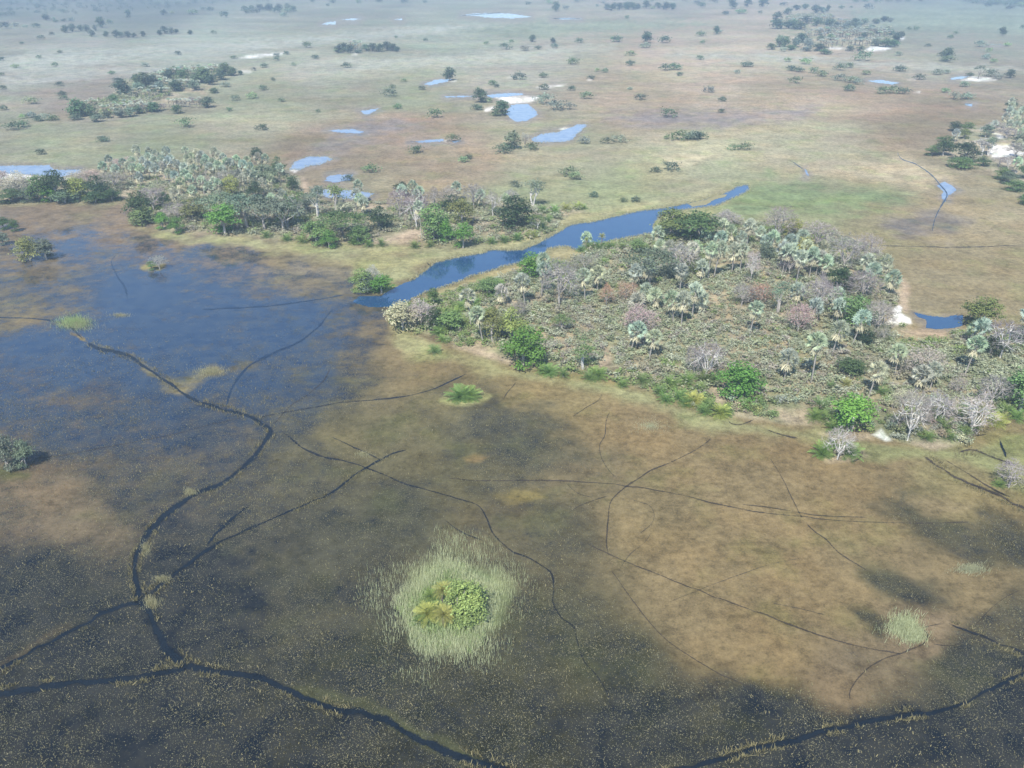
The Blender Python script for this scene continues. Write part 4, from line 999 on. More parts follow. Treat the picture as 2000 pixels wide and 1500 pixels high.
# ---- the left island and the strip west of it
LT = """bushy 414 466 404 459 BRIGHT|bright green bushy tree on the left island's front shore
bushy 628 658 454 484 BRIGHT|small bright green tree in front of the spreading dark tree
bushy 596 642 437 476 GREEN
flat 630 714 416 468 MID DARKB|wide spreading dark umbrella tree on the left island
round 722 762 411 452 DK
round 826 872 404 472 GREEN|tall green tree by the river with bright lower branches
bushy 858 884 432 474 BRIGHT
round 884 924 396 444 OLIVE|olive tree on the right of the green riverside cluster
round 862 902 388 420 DK
bushy 887 922 440 484 BRIGHT|bright green bushy tree at the river bank of left island
round 978 1034 391 448 DK DARKB|large dark round tree by the river
tall 1022 1062 354 404 GREY WHITE|grey green open tree with a white trunk behind round tree
flat 1032 1066 426 452 GREEN WHITE|small umbrella tree with a white trunk at the river bank
round 254 296 380 436 MID
bare 278 324 375 414 MAUVE
bushy 258 300 408 438 GREEN
bushy 307 330 420 448 BRIGHT
bushy 332 358 428 456 BRIGHT
bare 325 372 402 432 MAUVE
round 356 402 396 432 OLIVE|olive round tree left of the bright green tree
flat 398 470 383 442 GREY
flat 448 520 386 446 GREY
flat 478 556 388 450 GREY
flat 515 590 400 452 GREY
tall 540 584 392 446 MID
bare 556 592 396 440 MAUVE WHITE
round 440 468 350 388 YEL|yellowish tree among silvery palms of the left island
round 492 512 293 320 DK|dark tree poking out behind the silvery palms
round 534 556 312 346 MID
round 564 582 350 376 DK
tall 604 640 372 430 GREY WHITE
tall 566 600 384 430 MID WHITE
tall 640 676 366 424 OLIVE
bare 762 802 376 428 MAUVE
barewide 790 838 380 448 MAUVE WHITE|pale mauve bare tree in the middle of left island
bare 830 866 372 412 MAUVE
bare 862 894 370 406 MAUVE
bare 906 944 366 410 MAUVE
bare 946 980 380 424 MAUVE WHITE
bare 985 1010 375 400 MAUVE
round 774 800 360 384 DK
bushy 500 540 330 365 GREY
bare 420 470 340 372 BRUSH
bare 380 420 345 376 BRUSH
bushy 486 512 362 392 DK
round 590 612 385 420 GREY
bushy 306 332 384 410 MID
bushy 680 720 445 474 GREEN
round 66 108 346 394 MID|dark green tree beside the pool at the left edge
round 94 132 338 394 DK|taller dark tree right of the one by the pool
bushy 85 113 366 394 BRIGHT|small bright green tree in front of the dark trees
bushy 128 176 352 388 YEL|yellowish green bushy tree west of the left island
round 172 212 348 388 DK
dry 138 182 338 362 CREAM
dry 14 66 340 382 CREAM
dry -10 22 338 372 PINK
dry 160 200 336 360 PINK
bare 200 250 340 370 BRUSH
bushy 0 44 374 394 MID
bushy 40 72 372 394 GREY
bushy 108 150 376 396 GREY
bushy 168 206 378 396 MID
bushy 205 236 374 392 MID
dry 214 262 312 330 PINK
bare 20 70 360 385 BRUSH"""
# ---- islets and single bushes standing in the water
IT = """bushy -8 40 852 918 GREY|grey green leafy bush in the water at the left edge
bushy 30 72 862 912 GREY|right half of the leafy bush at the left edge
bushy 34 86 462 509 OLIVE|bushy olive tree standing in the flooded grass at left
bushy 70 112 466 507 GREY|grey green bush right of the olive one in flooded grass
bushy 18 40 428 452 MID
bushy -6 20 424 448 MID
bushy -8 20 454 478 GREY
bare 296 328 497 526 PALE|pale leafless bush on a tiny islet in the marsh
bushy 288 306 510 527 GREEN|small green bush on the tiny islet with the pale one
bushy 684 732 524 570 GREEN|green bush on the left of the river mouth islet
dry 706 748 518 562 PALE|grey leafless bush at the back of the river mouth islet
bushy 722 768 537 573 BRIGHT|bright green low bush on the right of river mouth islet
bushy 700 736 534 572 GREY"""
# ---- right-edge grove
ET = """bushy 1806 1832 284 304 GREEN
round 1822 1862 265 304 MID|dark leafy tree at the near left corner of the right grove
round 1860 1912 278 316 DK|big dark dome tree in front of the right edge grove
bushy 1852 1904 306 328 GREEN|low bright bushes at the foot of the right edge grove
round 1904 1932 304 324 MID
round 1852 1876 236 256 DK
bushy 1874 1900 240 260 GREEN
round 1912 1936 246 270 GREY
tall 1898 1932 270 306 PALE WHITE
tall 1916 1944 268 306 GREY WHITE
round 1962 1986 192 216 DK
bare 1950 1984 306 332 MAUVE WHITE|dead white stemmed tree beside the pale clearing
bare 1935 1965 308 326 MAUVE
bushy 1940 1974 326 350 GREEN
bushy 1985 2020 322 352 MID
bushy 1960 2004 350 372 GREEN
bushy 1950 1985 335 358 GREY
bare 1925 1960 236 258 MAUVE
bare 1945 1985 250 272 MAUVE
round 1975 2010 262 290 GREY
bushy 1870 1894 252 272 OLIVE
bare 1960 2000 280 312 MAUVE
bushy 1996 2030 356 392 MID
bushy 1990 2030 375 400 GREEN"""
def run(T, grp):
    for ln in T.strip().split('\n'):
        s, _, lab = ln.partition('|'); q = s.split()
        m_ = (1.12 if T is RT else 1.22 if T is LT else 1.0) * (float(q[2]) - float(q[1])) / 2; c_ = (float(q[1]) + float(q[2])) / 2
        tree(q[0], c_ - m_, c_ + m_, float(q[3]) - (5 if T is LT else 0), float(q[4]), q[5], q[6] if len(q) > 6 else 'BARK', lab or None, group=grp)
run(RT, 'trees on the right island'); run(LT, 'trees on the left island'); run(IT, 'bushes standing in the water'); run(ET, 'trees of the right edge grove')
# ---- the left island: fan palms, crown centres in a 5x view of 200..600 x 280..480
LP = "370,75 480,90 640,90 560,120 470,150 600,180 680,200 420,200 470,240 400,270 830,80 940,110 900,150 850,170 980,140 700,170 1110,90 1150,130 1210,150 1330,180 1380,230 1280,220 1100,220 1060,260 1200,280 1150,240 810,260 930,280 830,330 660,320 740,340 780,400 860,370 1000,390 1110,400 1050,450 1170,420 900,480 1340,320 1400,370 1500,330 1450,250 1450,320 1540,150 1600,160 1590,410 1660,370 1740,270 1680,560 1770,530 1850,600 750,520 90,170 220,210 290,250 150,270 310,260 390,340 30,240 530,200 760,230 890,220 1010,210 620,250 540,270 960,180 1040,170 1230,210 1420,190 330,200"
for q in LP.split():
    X_, Y_ = map(float, q.split(',')); cx, cy = 200 + X_ / 5, 280 + Y_ / 5
    fan_palm(cx, cy, cx + RND.uniform(-2, 2), cy + RND.uniform(21, 29), 0.9, group='fan palms on the left island')
LP2 = "624,378,624,402 654,380,654,406 668,408,668,424 702,364,703,398 696,384,696,412 708,394,708,424 712,400,710,428 784,374,784,402 810,366,810,400 820,378,820,404 812,384,812,408 823,408,824,466 892,368,892,392 936,384,934,408 990,391,990,414 572,400,572,424 1142,466,1142,482"
for q in LP2.split(): fan_palm(*map(float, q.split(',')), sz=0.95, group='fan palms on the left island')
EP = "1866,262,1866,276 1971,200,1971,220 1970,208,1970,226 1969,218,1969,238 1959,232,1960,252 1988,220,1988,244 1982,237,1982,258 1980,248,1980,270 1993,246,1993,268 1940,247,1940,262 1928,282,1928,302 1981,284,1981,308 1997,290,1997,312 1982,321,1982,340 2005,230,2005,255 2000,215,2000,236 1976,228,1976,250 1966,245,1966,264 1990,262,1990,284"
for q in EP.split(): fan_palm(*map(float, q.split(',')), sz=0.95, group='fan palms of the right edge grove')

# ---- date palms: the reed islet (fronds one by one), shallows and shores
date_palm(838, 1212, 56, 'DATEO', 1.2, 'yellow green date palm on the left of the reed islet', True, 'date palms on the reed islet', lean=-0.12)
date_palm(866, 1222, 46, 'DATEO', 2.2, 'date palm with a bare grey stem facing front on reed islet', True, 'date palms on the reed islet', lean=0.05)
date_palm(864, 1176, 42, 'DATEO', 2.3, 'date palm with hanging dead fronds at back of reed islet', True, 'date palms on the reed islet', lean=0.05)
date_palm(820, 1222, 40, 'DATE', 0.3, 'low date palm at the front left of the reed islet', True, 'date palms on the reed islet')
date_palm(852, 1200, 36, 'DATE', 0.8, 'green date palm in the middle of the reed islet clump', True, 'date palms on the reed islet')
date_palm(884, 1206, 34, 'DATE', 0.5, 'short date palm between the bare stem and the bush', True, 'date palms on the reed islet')
date_palm(842, 1172, 34, 'DATE', 0.6, 'small date palm at the back left of the reed islet', True, 'date palms on the reed islet')
tree('bushy', 872, 946, 1143, 1208, 'FIG', label='light green leafy bush on the right of the reed islet')
tree('bushy', 885, 950, 1172, 1218, 'FIG', label='lower light green bush at the front right of reed islet')
for (x, y, w, c, f, lb) in ((897, 780, 46, 'DATE', 1, 'spiky date palm clump in the shallows, left half'), (918, 778, 40, 'DATE', 1, 'spiky date palm clump in the shallows, right half'), (1604, 890, 42, 'DATE', 1, 'date palm on the left of the little round mound'),
                            (1660, 890, 44, 'DATE', 1, 'date palm on the right of the little round mound'), (1622, 880, 30, 'DATE', 0, None), (1072, 731, 36, 'DATE', 1, None), (1058, 728, 28, 'DATE', 0, None), (1150, 742, 32, 'DATE', 0, None), (1168, 738, 36, 'DATE', 1, None), (1254, 752, 32, 'DATE', 0, None), (1288, 772, 28, 'DATE', 0, None),
                            (1325, 782, 36, 'DATE', 0, None), (1355, 790, 40, 'DATEO', 1, None), (1385, 800, 34, 'DATE', 0, None), (1405, 812, 38, 'DATEO', 1, None), (1375, 808, 34, 'DATE', 0, None), (1482, 790, 22, 'DATE', 0, None), (1600, 805, 42, 'DATE', 0, None), (1612, 825, 40, 'DATE', 0, None), (1630, 842, 40, 'DATE', 1, None), (1648, 838, 30, 'DATE', 0, None),
                            (1310, 760, 36, 'DATE', 0, None), (1340, 755, 38, 'DATE', 0, None), (1375, 752, 40, 'DATE', 0, None), (1395, 750, 30, 'DATE', 0, None), (1845, 845, 40, 'DATE', 0, None), (1868, 820, 34, 'DATE', 0, None), (1880, 855, 34, 'DATE', 0, None), (1945, 830, 44, 'DATEO', 0, None), (1965, 810, 38, 'DATE', 0, None), (1985, 820, 34, 'DATE', 0, None), (1810, 862, 28, 'DATE', 0, None),
                            (1622, 765, 24, 'DATE', 0, None), (1652, 760, 24, 'DATEO', 0, None), (1720, 775, 28, 'DATE', 0, None), (1150, 488, 30, 'DATE', 0, None), (1170, 490, 34, 'DATE', 0, None), (1192, 488, 30, 'DATE', 0, None), (870, 632, 34, 'DATE', 0, None), (890, 622, 34, 'DATE', 0, None), (855, 655, 30, 'DATE', 0, None), (905, 640, 32, 'DATE', 0, None), (960, 572, 30, 'DATE', 0, None), (975, 566, 26, 'DATE', 0, None), (848, 690, 28, 'DATE', 0, None),
                            (1060, 418, 30, 'DATE', 0, None), (1082, 420, 30, 'DATE', 0, None), (1105, 412, 28, 'DATEO', 0, None), (1128, 408, 26, 'DATEO', 0, None), (1140, 408, 20, 'DATE', 0, None), (1010, 470, 30, 'DATE', 0, None), (1040, 464, 26, 'DATEO', 0, None), (985, 474, 28, 'DATE', 0, None), (960, 476, 26, 'DATE', 0, None), (1060, 450, 24, 'DATE', 0, None), (1070, 436, 26, 'DATE', 0, None),
                            (720, 482, 26, 'DATE', 0, None), (745, 480, 28, 'DATE', 0, None), (690, 478, 24, 'DATE', 0, None), (810, 484, 28, 'DATE', 0, None), (840, 482, 26, 'DATE', 0, None), (560, 470, 30, 'DATE', 0, None), (590, 474, 30, 'DATE', 0, None), (520, 464, 26, 'DATE', 0, None), (1950, 950, 26, 'DATE', 0, None), (1300, 785, 32, 'DATE', 0, None), (1340, 792, 30, 'DATE', 0, None), (1365, 770, 34, 'DATE', 0, None), (1420, 812, 26, 'DATE', 0, None), (1450, 800, 28, 'DATE', 0, None), (1215, 756, 26, 'DATE', 0, None), (1100, 736, 24, 'DATE', 0, None), (1590, 822, 34, 'DATE', 0, None), (1830, 830, 30, 'DATE', 0, None), (1855, 862, 26, 'DATE', 0, None), (1900, 840, 26, 'DATE', 0, None), (880, 650, 30, 'DATE', 0, None), (900, 610, 30, 'DATE', 0, None), (925, 600, 26, 'DATE', 0, None), (945, 565, 28, 'DATE', 0, None), (865, 668, 26, 'DATE', 0, None), (1215, 492, 26, 'DATE', 0, None), (1135, 492, 24, 'DATE', 0, None), (1180, 520, 24, 'DATE', 0, None)):
    date_palm(x, y, w * (1.25 if y > 560 else 1.1), c, RND.uniform(0.15, .5), lb, bool(f), 'date palm clumps along the shores')
date_palm(1175, 482, 17, 'DATEO', 3.6, 'date palm with a stem rising against the river water'); date_palm(1145, 486, 14, 'DATEO', 3.2, 'thin half dead date palm beside the river water')

def far_tree(px, py, w, h, col, look_, group=None, label=None):
    """a distant tree large enough to show its trunk: trunk and crown apart"""
    if w < 17: return small('tree', FAR_TREE, px, py, w, h, col, look_, 'tree', group, label)
    P = FAR_PART[pick('farpart', FAR_PART)]; ext, hi = PBF[id(P)]; sx, sv = px_m(py); x, y = G(px, py)
    o = empty('tree', (float(x), float(y), zat(px, py)), RND.uniform(0, 6.28)); o.scale = (w / sx / ext[0], w / sx / ext[1] * RND.uniform(.85, 1), h / sv / hi[2])
    link('trunk', P['trunk'], o); link('crown', P['crown'], o, color=tuple(c * RND.uniform(.9, 1.1) for c in col)); tag(o, label, 'tree', group)
    if not label: autolabel(o, look_, px, py)
    return o
PBF = {id(p): bounds(list(p.values())) for p in FAR_PART}
def mass_of(name, meshes, L, mat, label, keep=1.0, col=None):
    """many far plants nobody could count, joined: L holds (px, py, w, h)"""
    V, Fq, T, M_ = [], [], [], []; off = 0; src = []
    for me in meshes:
        v = np.empty(len(me.vertices) * 3, np.float32); me.vertices.foreach_get('co', v); f = np.empty(len(me.loops), np.int32); me.loops.foreach_get('vertex_index', f)
        t = np.empty(len(v) // 3, np.float32); me.attributes['tone'].data.foreach_get('value', t); mi = np.empty(len(me.polygons), np.int32); me.polygons.foreach_get('material_index', mi)
        src.append((v.reshape(-1, 3), f.reshape(-1, 4), t, mi, bounds([me])))
    for (px, py, w, h) in L:
        v, f, t, mi, (ext, hi) = src[RND.randrange(len(src))]; sx, sv = px_m(py); x, y = G(px, py); a = RND.uniform(0, 6.28); ca, sa = math.cos(a), math.sin(a)
        q = v * np.array([w / sx / ext[0], w / sx / ext[1], h / sv / hi[2]]); V.append(np.stack([q[:, 0] * ca - q[:, 1] * sa + x, q[:, 0] * sa + q[:, 1] * ca + y, q[:, 2] + zat(px, py)], 1))
        if keep < 1:
            kk = np.random.default_rng(off + 1).random(len(f)) < keep; f = f[kk]; mi = mi[kk]
        Fq.append(f + off); T.append(t * RND.uniform(.9, 1.1)); M_.append(mi); off += len(v)
    me = mesh_np(name, np.vstack(V), np.vstack(Fq), list(meshes[0].materials), np.concatenate(T), np.concatenate(M_)); o = link(name, me, color=col or C['SILVER']); tag(o, label, kind='stuff')

# ---- shrubs and small trees on the open plain: centre x, centre y, width (photo pixels), t = tree
PLAIN = """28,247,40 46,243,26 60,197,36 7,211,18 117,164,18 120,182,20 126,191,18 7,171,16 231,157,26 219,142,16 284,127,18 107,126,16 77,112,14 30,129,18 3,115,14 3,145,12 348,104,16 117,101,12 363,240,42 512,249,26 201,272,26 80,297,22 440,165,24 459,192,24 492,187,24 514,172,20 551,195,16 449,214,14 533,155,12 616,112,18 516,128,18 541,115,14 573,126,12 600,88,22 663,97,22 621,217,12 457,112,14 496,135,14 540,107,16 560,104,14
60,225,22 91,229,34 105,231,24 149,229,26 45,228,16 75,232,20
759,181,32 767,169,14 824,171,18 789,157,14 878,146,24,t 848,222,38 776,208,20 814,292,38 886,270,32 905,312,24 915,306,18 725,330,36 680,348,24 938,188,28,t 931,210,24 955,196,18 980,213,32,t 970,222,24 1065,194,44 1085,206,44 1110,208,34 985,290,40 1005,285,30 1040,286,36 1142,275,28 1185,275,30 1208,272,34 1112,336,40 1124,344,36 1007,360,30 1159,380,22 1218,391,18 1241,389,22 1307,325,40 1280,332,24 1302,268,14 1325,266,42 1350,265,40 1370,266,30 1303,221,40 1250,190,30 1146,187,32 1117,173,18 1154,151,18 1166,137,14 1181,138,16 1119,120,28 1231,123,22 1231,105,24 1260,89,26 1263,74,22,t 1298,78,28 1203,76,28 1132,80,20 1084,90,18 1080,80,12,t 1040,76,14,t 1025,95,24 1050,93,18 987,91,30 998,81,12 950,84,12 831,78,12 774,72,8 677,128,20 1013,149,30 963,162,20 970,168,14 1062,147,20 1300,132,26 1318,131,28 1327,145,16 1230,173,12 1224,34,12 1062,170,22 1005,152,14
1367,66,22 1399,60,16,t 1405,62,14 1372,82,12 1367,113,18 1459,125,26 1439,141,14 1553,157,30 1539,117,18 1573,120,30 1545,134,22 1562,136,24 1588,138,22 1604,144,24 1640,131,30 1658,128,24 1688,110,42 1692,141,22 1640,152,34 1665,156,32 1675,160,22 1657,172,28 1722,177,34 1742,176,36 1762,178,32 1754,105,18 1760,134,28 1796,151,26 1830,141,24 1848,140,18 1848,108,24,t 1838,105,18 1850,116,32 1812,89,14 1856,72,14 1866,64,12 1914,86,30 1968,87,16 1957,62,16,t 1931,98,16 1925,111,20 1940,119,18 1893,145,16 1910,143,24,t 1935,143,30 1950,150,22 1972,145,18,t 1884,165,22 1846,177,22 1866,188,30 1890,188,28 1385,175,26 1410,194,18 1409,217,16 1345,266,26 1363,266,40 1432,288,30 1456,287,32 1789,56,14 1775,56,12 1662,14,8 1643,14,14 1695,13,20 1997,53,12 1417,26,16 1447,22,24 1484,24,10 1430,8,20,t 1460,7,16,t 1490,6,20,t 1530,8,16 1370,10,20 1360,4,16 1395,2,20
125,40,12 140,39,16 110,41,12 105,37,10 72,50,20 10,50,26 30,48,18 50,52,12 198,45,20,t 215,43,14 251,26,14,t 251,33,10 377,23,24 396,17,12 410,18,16 439,29,24 336,24,10 372,64,10,t 417,63,12 80,73,16 102,66,12 44,84,10 500,22,18 520,17,18 540,20,22 560,20,22 485,23,16 555,29,16 610,2,12 650,3,14 700,4,12 740,2,16 790,3,18 830,3,10 640,10,10
1185,17,10 1195,16,14,t 1210,14,14,t 1222,13,14,t 1236,13,14,t 1248,15,10 1262,10,16,t 1275,15,12 1300,13,16,t 1312,14,12,t 1086,14,18,t 1105,15,14 1072,5,16 1125,2,12 1178,5,12 1032,7,12 1166,11,8
1670,2,14 1690,1,16 1712,2,18 1735,1,18 1755,2,16 1772,1,14 1905,4,18 1920,3,20 1935,6,20 1950,4,18 1965,8,20 1980,6,22 1995,9,22 1975,14,18 1990,2,18 1930,10,18
690,92,12 700,100,18 1530,97,16"""
for i, q in enumerate(PLAIN.split()):
    a = q.split(','); cx, cy, w = map(float, a[:3]); t = len(a) > 3
    g = RND.random(); far_ = cy < 130
    if t:
        h = w * RND.uniform(.85, 1.05); fl = w > 22 and g < .6
        col, lk = (tuple(q_ * 1.2 + .03 for q_ in C['DK']), 'dark green')  # distant tree green lightened to paint in haze
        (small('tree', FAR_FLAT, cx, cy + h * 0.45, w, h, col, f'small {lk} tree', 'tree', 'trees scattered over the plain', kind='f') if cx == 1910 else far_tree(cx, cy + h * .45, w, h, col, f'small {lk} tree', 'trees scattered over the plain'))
    else:
        h = w * RND.uniform(.34, .46) + 2.0
        key = 'DK' if g < .35 else 'MID' if g < .7 else 'GREY' if g < .88 else 'GREEN'
        sz_ = 'small' if w < 19 else 'broad' if w > 33 else 'medium'
        small('shrub', FAR_SHRUB if w < 30 else SHRUB_ME, cx, cy + h * 0.42, w, h, tuple(q_ * 1.15 + (.075 if cy < 200 else .045) for q_ in C[key]), f'{sz_} {LOOK[key]} shrub', 'shrub', 'shrubs scattered over the plain', kind='n' if w >= 30 else '')  # haze lift painted into the shrub colours, stronger farther off
# the two taller trees by the pool with the white islet
far_tree(1000, 291, 32, 34, C['GREY'], '', 'trees scattered over the plain', 'tall grey green tree over a shrub clump near the pools')
small('tree', FAR_BARE, 1025, 290, 16, 30, C['PALE'], '', 'tree', 'trees scattered over the plain', 'pale bare tree beside the tall tree near the pools')
# tree lines far away
FARLINE = "128,64,16 142,62,16 158,61,14 170,62,14 186,60,12 180,72,14 208,72,12 228,74,16 236,72,14 250,73,14 262,74,12 280,72,12 312,69,12 322,66,16 335,67,14 345,65,10 480,26,16 492,24,16 508,22,18 526,21,18 545,22,16 562,22,16 573,23,14 1186,19,14 1200,18,16 1228,18,16 1245,18,14 1285,17,14 1315,17,14 662,104,18 672,100,20 684,104,18 715,100,18 728,100,20 742,101,18 756,99,20 768,100,18 776,101,12 1800,4,16 1885,3,14 90,40,16 320,30,14"
for q in FARLINE.split():
    cx, cy, w = map(float, q.split(',')); far_tree(cx, cy, w, w * RND.uniform(.7, .95), tuple(q_ + .05 for q_ in C['DK']) if RND.random() < .7 else C['GREY'], '', 'trees of the distant tree lines', 'hazy blue green tree in the tree lines near the horizon')  # the dark green here is paled to stand for haze
for q in "686,104,14 694,101,14 698,96,12 690,96,12 703,99,12 708,94,12 700,104,12".split(','), :
    pass
for cx, cy in ((686, 98), (693, 96), (699, 99), (690, 101), (704, 97), (695, 103)):
    small('fan_palm', FAR_PALM, cx, cy, 8, 17, C['SILVER'], '', 'palm tree', 'fan palms of the small grove', 'silvery fan palm in the small grove in the middle distance')
LEFTP, RIGHTP = [], []
# far-left grove and far-right grove
ULT = "153,228,36,34 178,228,26,22 164,228,22,24 242,190,36,32 223,203,22,18 283,172,34,28 300,170,26,22 268,168,20,22 314,183,24,22 343,180,24,22 331,158,24,20 358,158,26,20 396,162,40,28 380,178,26,20 441,148,26,24 432,156,26,20 413,166,24,18 346,222,22,16 300,218,34,18 406,210,28,20 254,228,24,18 235,230,24,18 190,238,24,14 385,160,22,20 455,148,20,16 340,150,20,18 470,146,14,8 418,182,20,10 270,222,26,16 230,226,20,14 210,230,20,12"
for q in ULT.split():
    cx, cy, w, h = map(float, q.split(',')); k = 'DK' if RND.random() < .6 else 'MID' if RND.random() < .6 else 'GREY'
    far_tree(cx, cy, w, h, tuple(q_ * 1.1 + .035 for q_ in C[k]), f'{LOOK[k]} tree', 'trees of the far left grove')  # grove greens raised in colour to look hazier
for (x0, y0, x1, y1, n_) in ((165, 200, 225, 216, 12), (225, 208, 300, 205, 16), (255, 184, 330, 178, 12), (320, 168, 390, 168, 12), (285, 154, 345, 142, 14), (340, 142, 425, 136, 22), (300, 160, 360, 168, 8), (330, 205, 395, 196, 8)):
    for k in range(n_):
        t = (k + RND.random()) / n_; cx = x0 + (x1 - x0) * t; cy = y0 + (y1 - y0) * t + RND.uniform(-5, 5)
        if k % 2: LEFTP.append((cx, cy + 9, 9, 17)); continue
        small('fan_palm', FAR_PALM, cx, cy + 9, 9, 17, SILV(), '', 'palm tree', 'fan palms of the far left grove', 'silvery fan palm in the far left palm grove')
for k in range(14):
    cx = RND.uniform(250, 400); cy = 222 - (cx - 250) * .12 + RND.uniform(-6, 2)
    small('bare_tree', FAR_BARE, cx, cy, 16, 13, C['MAUVE'], '', 'tree', 'bare trees of the far left grove', 'greyish bare tree at the front of the far left grove')
URT = "1522,92,22,22 1506,97,18,12 1533,92,20,20 1518,56,30,18 1517,40,20,16 1550,56,30,16 1562,58,28,14 1592,26,22,16 1616,24,12,14 1605,26,16,12 1595,52,26,16 1619,52,22,14 1670,48,18,12 1688,48,16,12 1749,86,20,22 1730,92,28,16 1744,92,24,14 1600,100,28,14 1611,106,26,10 1565,84,24,18 1554,92,22,18 1578,94,22,18 1540,56,24,14 1575,46,24,14 1632,56,20,12 1760,74,14,12 1680,100,18,10 1660,100,18,10 1710,90,22,14 1545,98,22,10 1575,100,22,8 1538,28,20,12 1555,20,18,10 1572,18,18,10"
for q in URT.split():
    cx, cy, w, h = map(float, q.split(',')); k = 'DK' if RND.random() < .4 else 'MID' if RND.random() < .6 else 'GREY'
    far_tree(cx, cy, w, h, tuple(q_ * 1.1 + .035 for q_ in C[k]), f'{LOOK[k]} tree', 'trees of the far right grove')  # leaf colours carry a painted veil of haze
for k in range(26):
    t = RND.random(); cx = 1590 + 150 * t; cy = 96 - 24 * t - RND.uniform(0, 34); kk_ = RND.choice(('MID', 'GREY', 'GREY', 'DK')); w = RND.uniform(12, 19)
    far_tree(cx, cy, w, w * .62, tuple(q_ * 1.1 + .04 for q_ in C[kk_]), f'{LOOK[kk_]} tree', 'trees of the far right grove')  # same haze veil put into the leaf colour
for k in range(14):
    t = RND.random(); cx = 215 + 215 * t; cy = 205 - 58 * t - RND.uniform(-8, 12); kk_ = RND.choice(('MID', 'GREY', 'DK')); w = RND.uniform(14, 24)
    far_tree(cx, cy, w, w * .7, tuple(q_ * 1.1 + .03 for q_ in C[kk_]), f'{LOOK[kk_]} tree', 'trees of the far left grove')  # haze added to the leaf colour of these trees too
for (x0, y0, x1, y1, n_, j) in ((1535, 40, 1600, 38, 12, 4), (1570, 66, 1640, 56, 16, 5), (1600, 76, 1690, 62, 30, 7), (1640, 70, 1740, 60, 22, 6), (1600, 88, 1650, 80, 10, 4), (1655, 84, 1720, 76, 14, 4), (1600, 34, 1660, 44, 10, 3), (1690, 58, 1735, 62, 10, 4)):
    for k in range(n_):
        t = (k + RND.random()) / n_; cx = x0 + (x1 - x0) * t; cy = y0 + (y1 - y0) * t + RND.uniform(-j, j)
        if k % 2: RIGHTP.append((cx, cy + 7, 9, 13)); continue
        small('fan_palm', FAR_PALM, cx, cy + 7, 9, 13, SILV(), '', 'palm tree', 'fan palms of the far right grove', 'silvery fan palm in the far right palm grove')

mass_of('palm_grove', FAR_PALM, LEFTP, None, 'massed silvery palm crowns of the far left grove'); mass_of('palm_grove', FAR_PALM, RIGHTP, None, 'massed silvery palm crowns of the far right grove')
# ---- scrub on the islands: the nearest bushes one by one, the rest as one mass
def in_poly(px, py, poly): return poly_sd(np.array(px, float), np.array(py, float), poly)
SCOL = [('SAGE', (.43, .46, .29)), ('GREY', (.33, .37, .21)), ('BRUSH', (.41, .39, .26)), ('GREEN', (.28, .36, .13)), ('PALE', (.49, .51, .36)), ('MAUVE', (.44, .40, .32))]
SLOOK = dict(SAGE='low sage grey bush', GREY='low grey green bush', BRUSH='low dull brown bush', GREEN='low green bush', PALE='low silvery bush', MAUVE='low greyish mauve bush')
rg = np.random.default_rng(77); spots = []
BLOCK = BARE + SAND
for poly, n_, reg_ in ((ISLE_R, 8200, 'right'), (ISLE_L, 3400, 'left'), (ISLE_LL, 260, 'west'), (ISLE_E, 420, 'edge'), (GROVE_UL, 1500, 'gl'), (GROVE_UR, 1400, 'gr')):
    P = np.array(poly); X0, Y0 = G(P[:, 0].min(), P[:, 1].max()); X1, Y1 = G(P[:, 0].max(), P[:, 1].min()); xa, xb = G(P[:, 0].min(), P[:, 1].min())[0], G(P[:, 0].max(), P[:, 1].min())[0]
    x = rg.uniform(xa, xb, n_ * 6); y = rg.uniform(Y0, Y1, n_ * 6); px, py = PX(x, y)
    sd = in_poly(px, py, poly); ok = (sd > 3) & (px < 2080) & (px > -60)
    for b in BLOCK: ok &= in_poly(px, py, b) < -3
    dn = fbm(x, y, 12, 3, 501); ok &= rg.uniform(-.36, .18, len(x)) < dn + 0.18
    idx = np.nonzero(ok)[0][:n_]
    q = fbm(x, y, 16, 3, 520); q2 = fbm(x, y, 7, 2, 540)
    for i in idx:
        v = q[i] + rg.normal() * .12; v2 = q2[i] + rg.normal() * .15
        c = 0 if v > .06 else 1 if v > -.06 else 2
        if v2 > .2: c = 3 if sd[i] < 45 or rg.random() < .35 else 4
        elif v2 < -.22: c = 5 if rg.random() < .5 else 4
        if reg_ == 'right' and rg.random() < .55 * (1 - float(smooth(880, 1010, px[i]))): c = 3
        if reg_ == 'right' and c != 3 and sd[i] < 28 and py[i] > 600 and rg.random() < .4: c = 3
        spots.append((py[i], px[i], x[i], y[i], reg_, c, rg.uniform(.55, 1.25) * (1.0 if reg_ == 'right' else 1.15 if reg_ in ('left', 'west', 'edge') else 1.9)))
spots.sort(reverse=True, key=lambda s: s[0] + (0 if s[4] == 'right' else -2000))
WHERE = dict(right='in the scrub of the right island', left='in the scrub of the left island', west='on the wooded strip', edge='in the right edge grove', gl='', gr='')
single, mass = spots[:285:1], spots[285:]
for (py, px, x, y, r_, c, s) in single:
    o = link('scrub_bush', SCRUB_ME[pick('sc', SCRUB_ME)], None, (x, y, zat(px, py)), tuple(k * RND.uniform(.88, 1.12) for k in SCOL[c][1]))
    o.scale = (s, s, s * RND.uniform(.8, 1.2)); o.rotation_euler = (0, 0, RND.uniform(0, 6.28))
    tag(o, SLOOK[SCOL[c][0]] + ' among the scrub on the near shore of right island', 'bush', 'low scrub bushes on the right island')
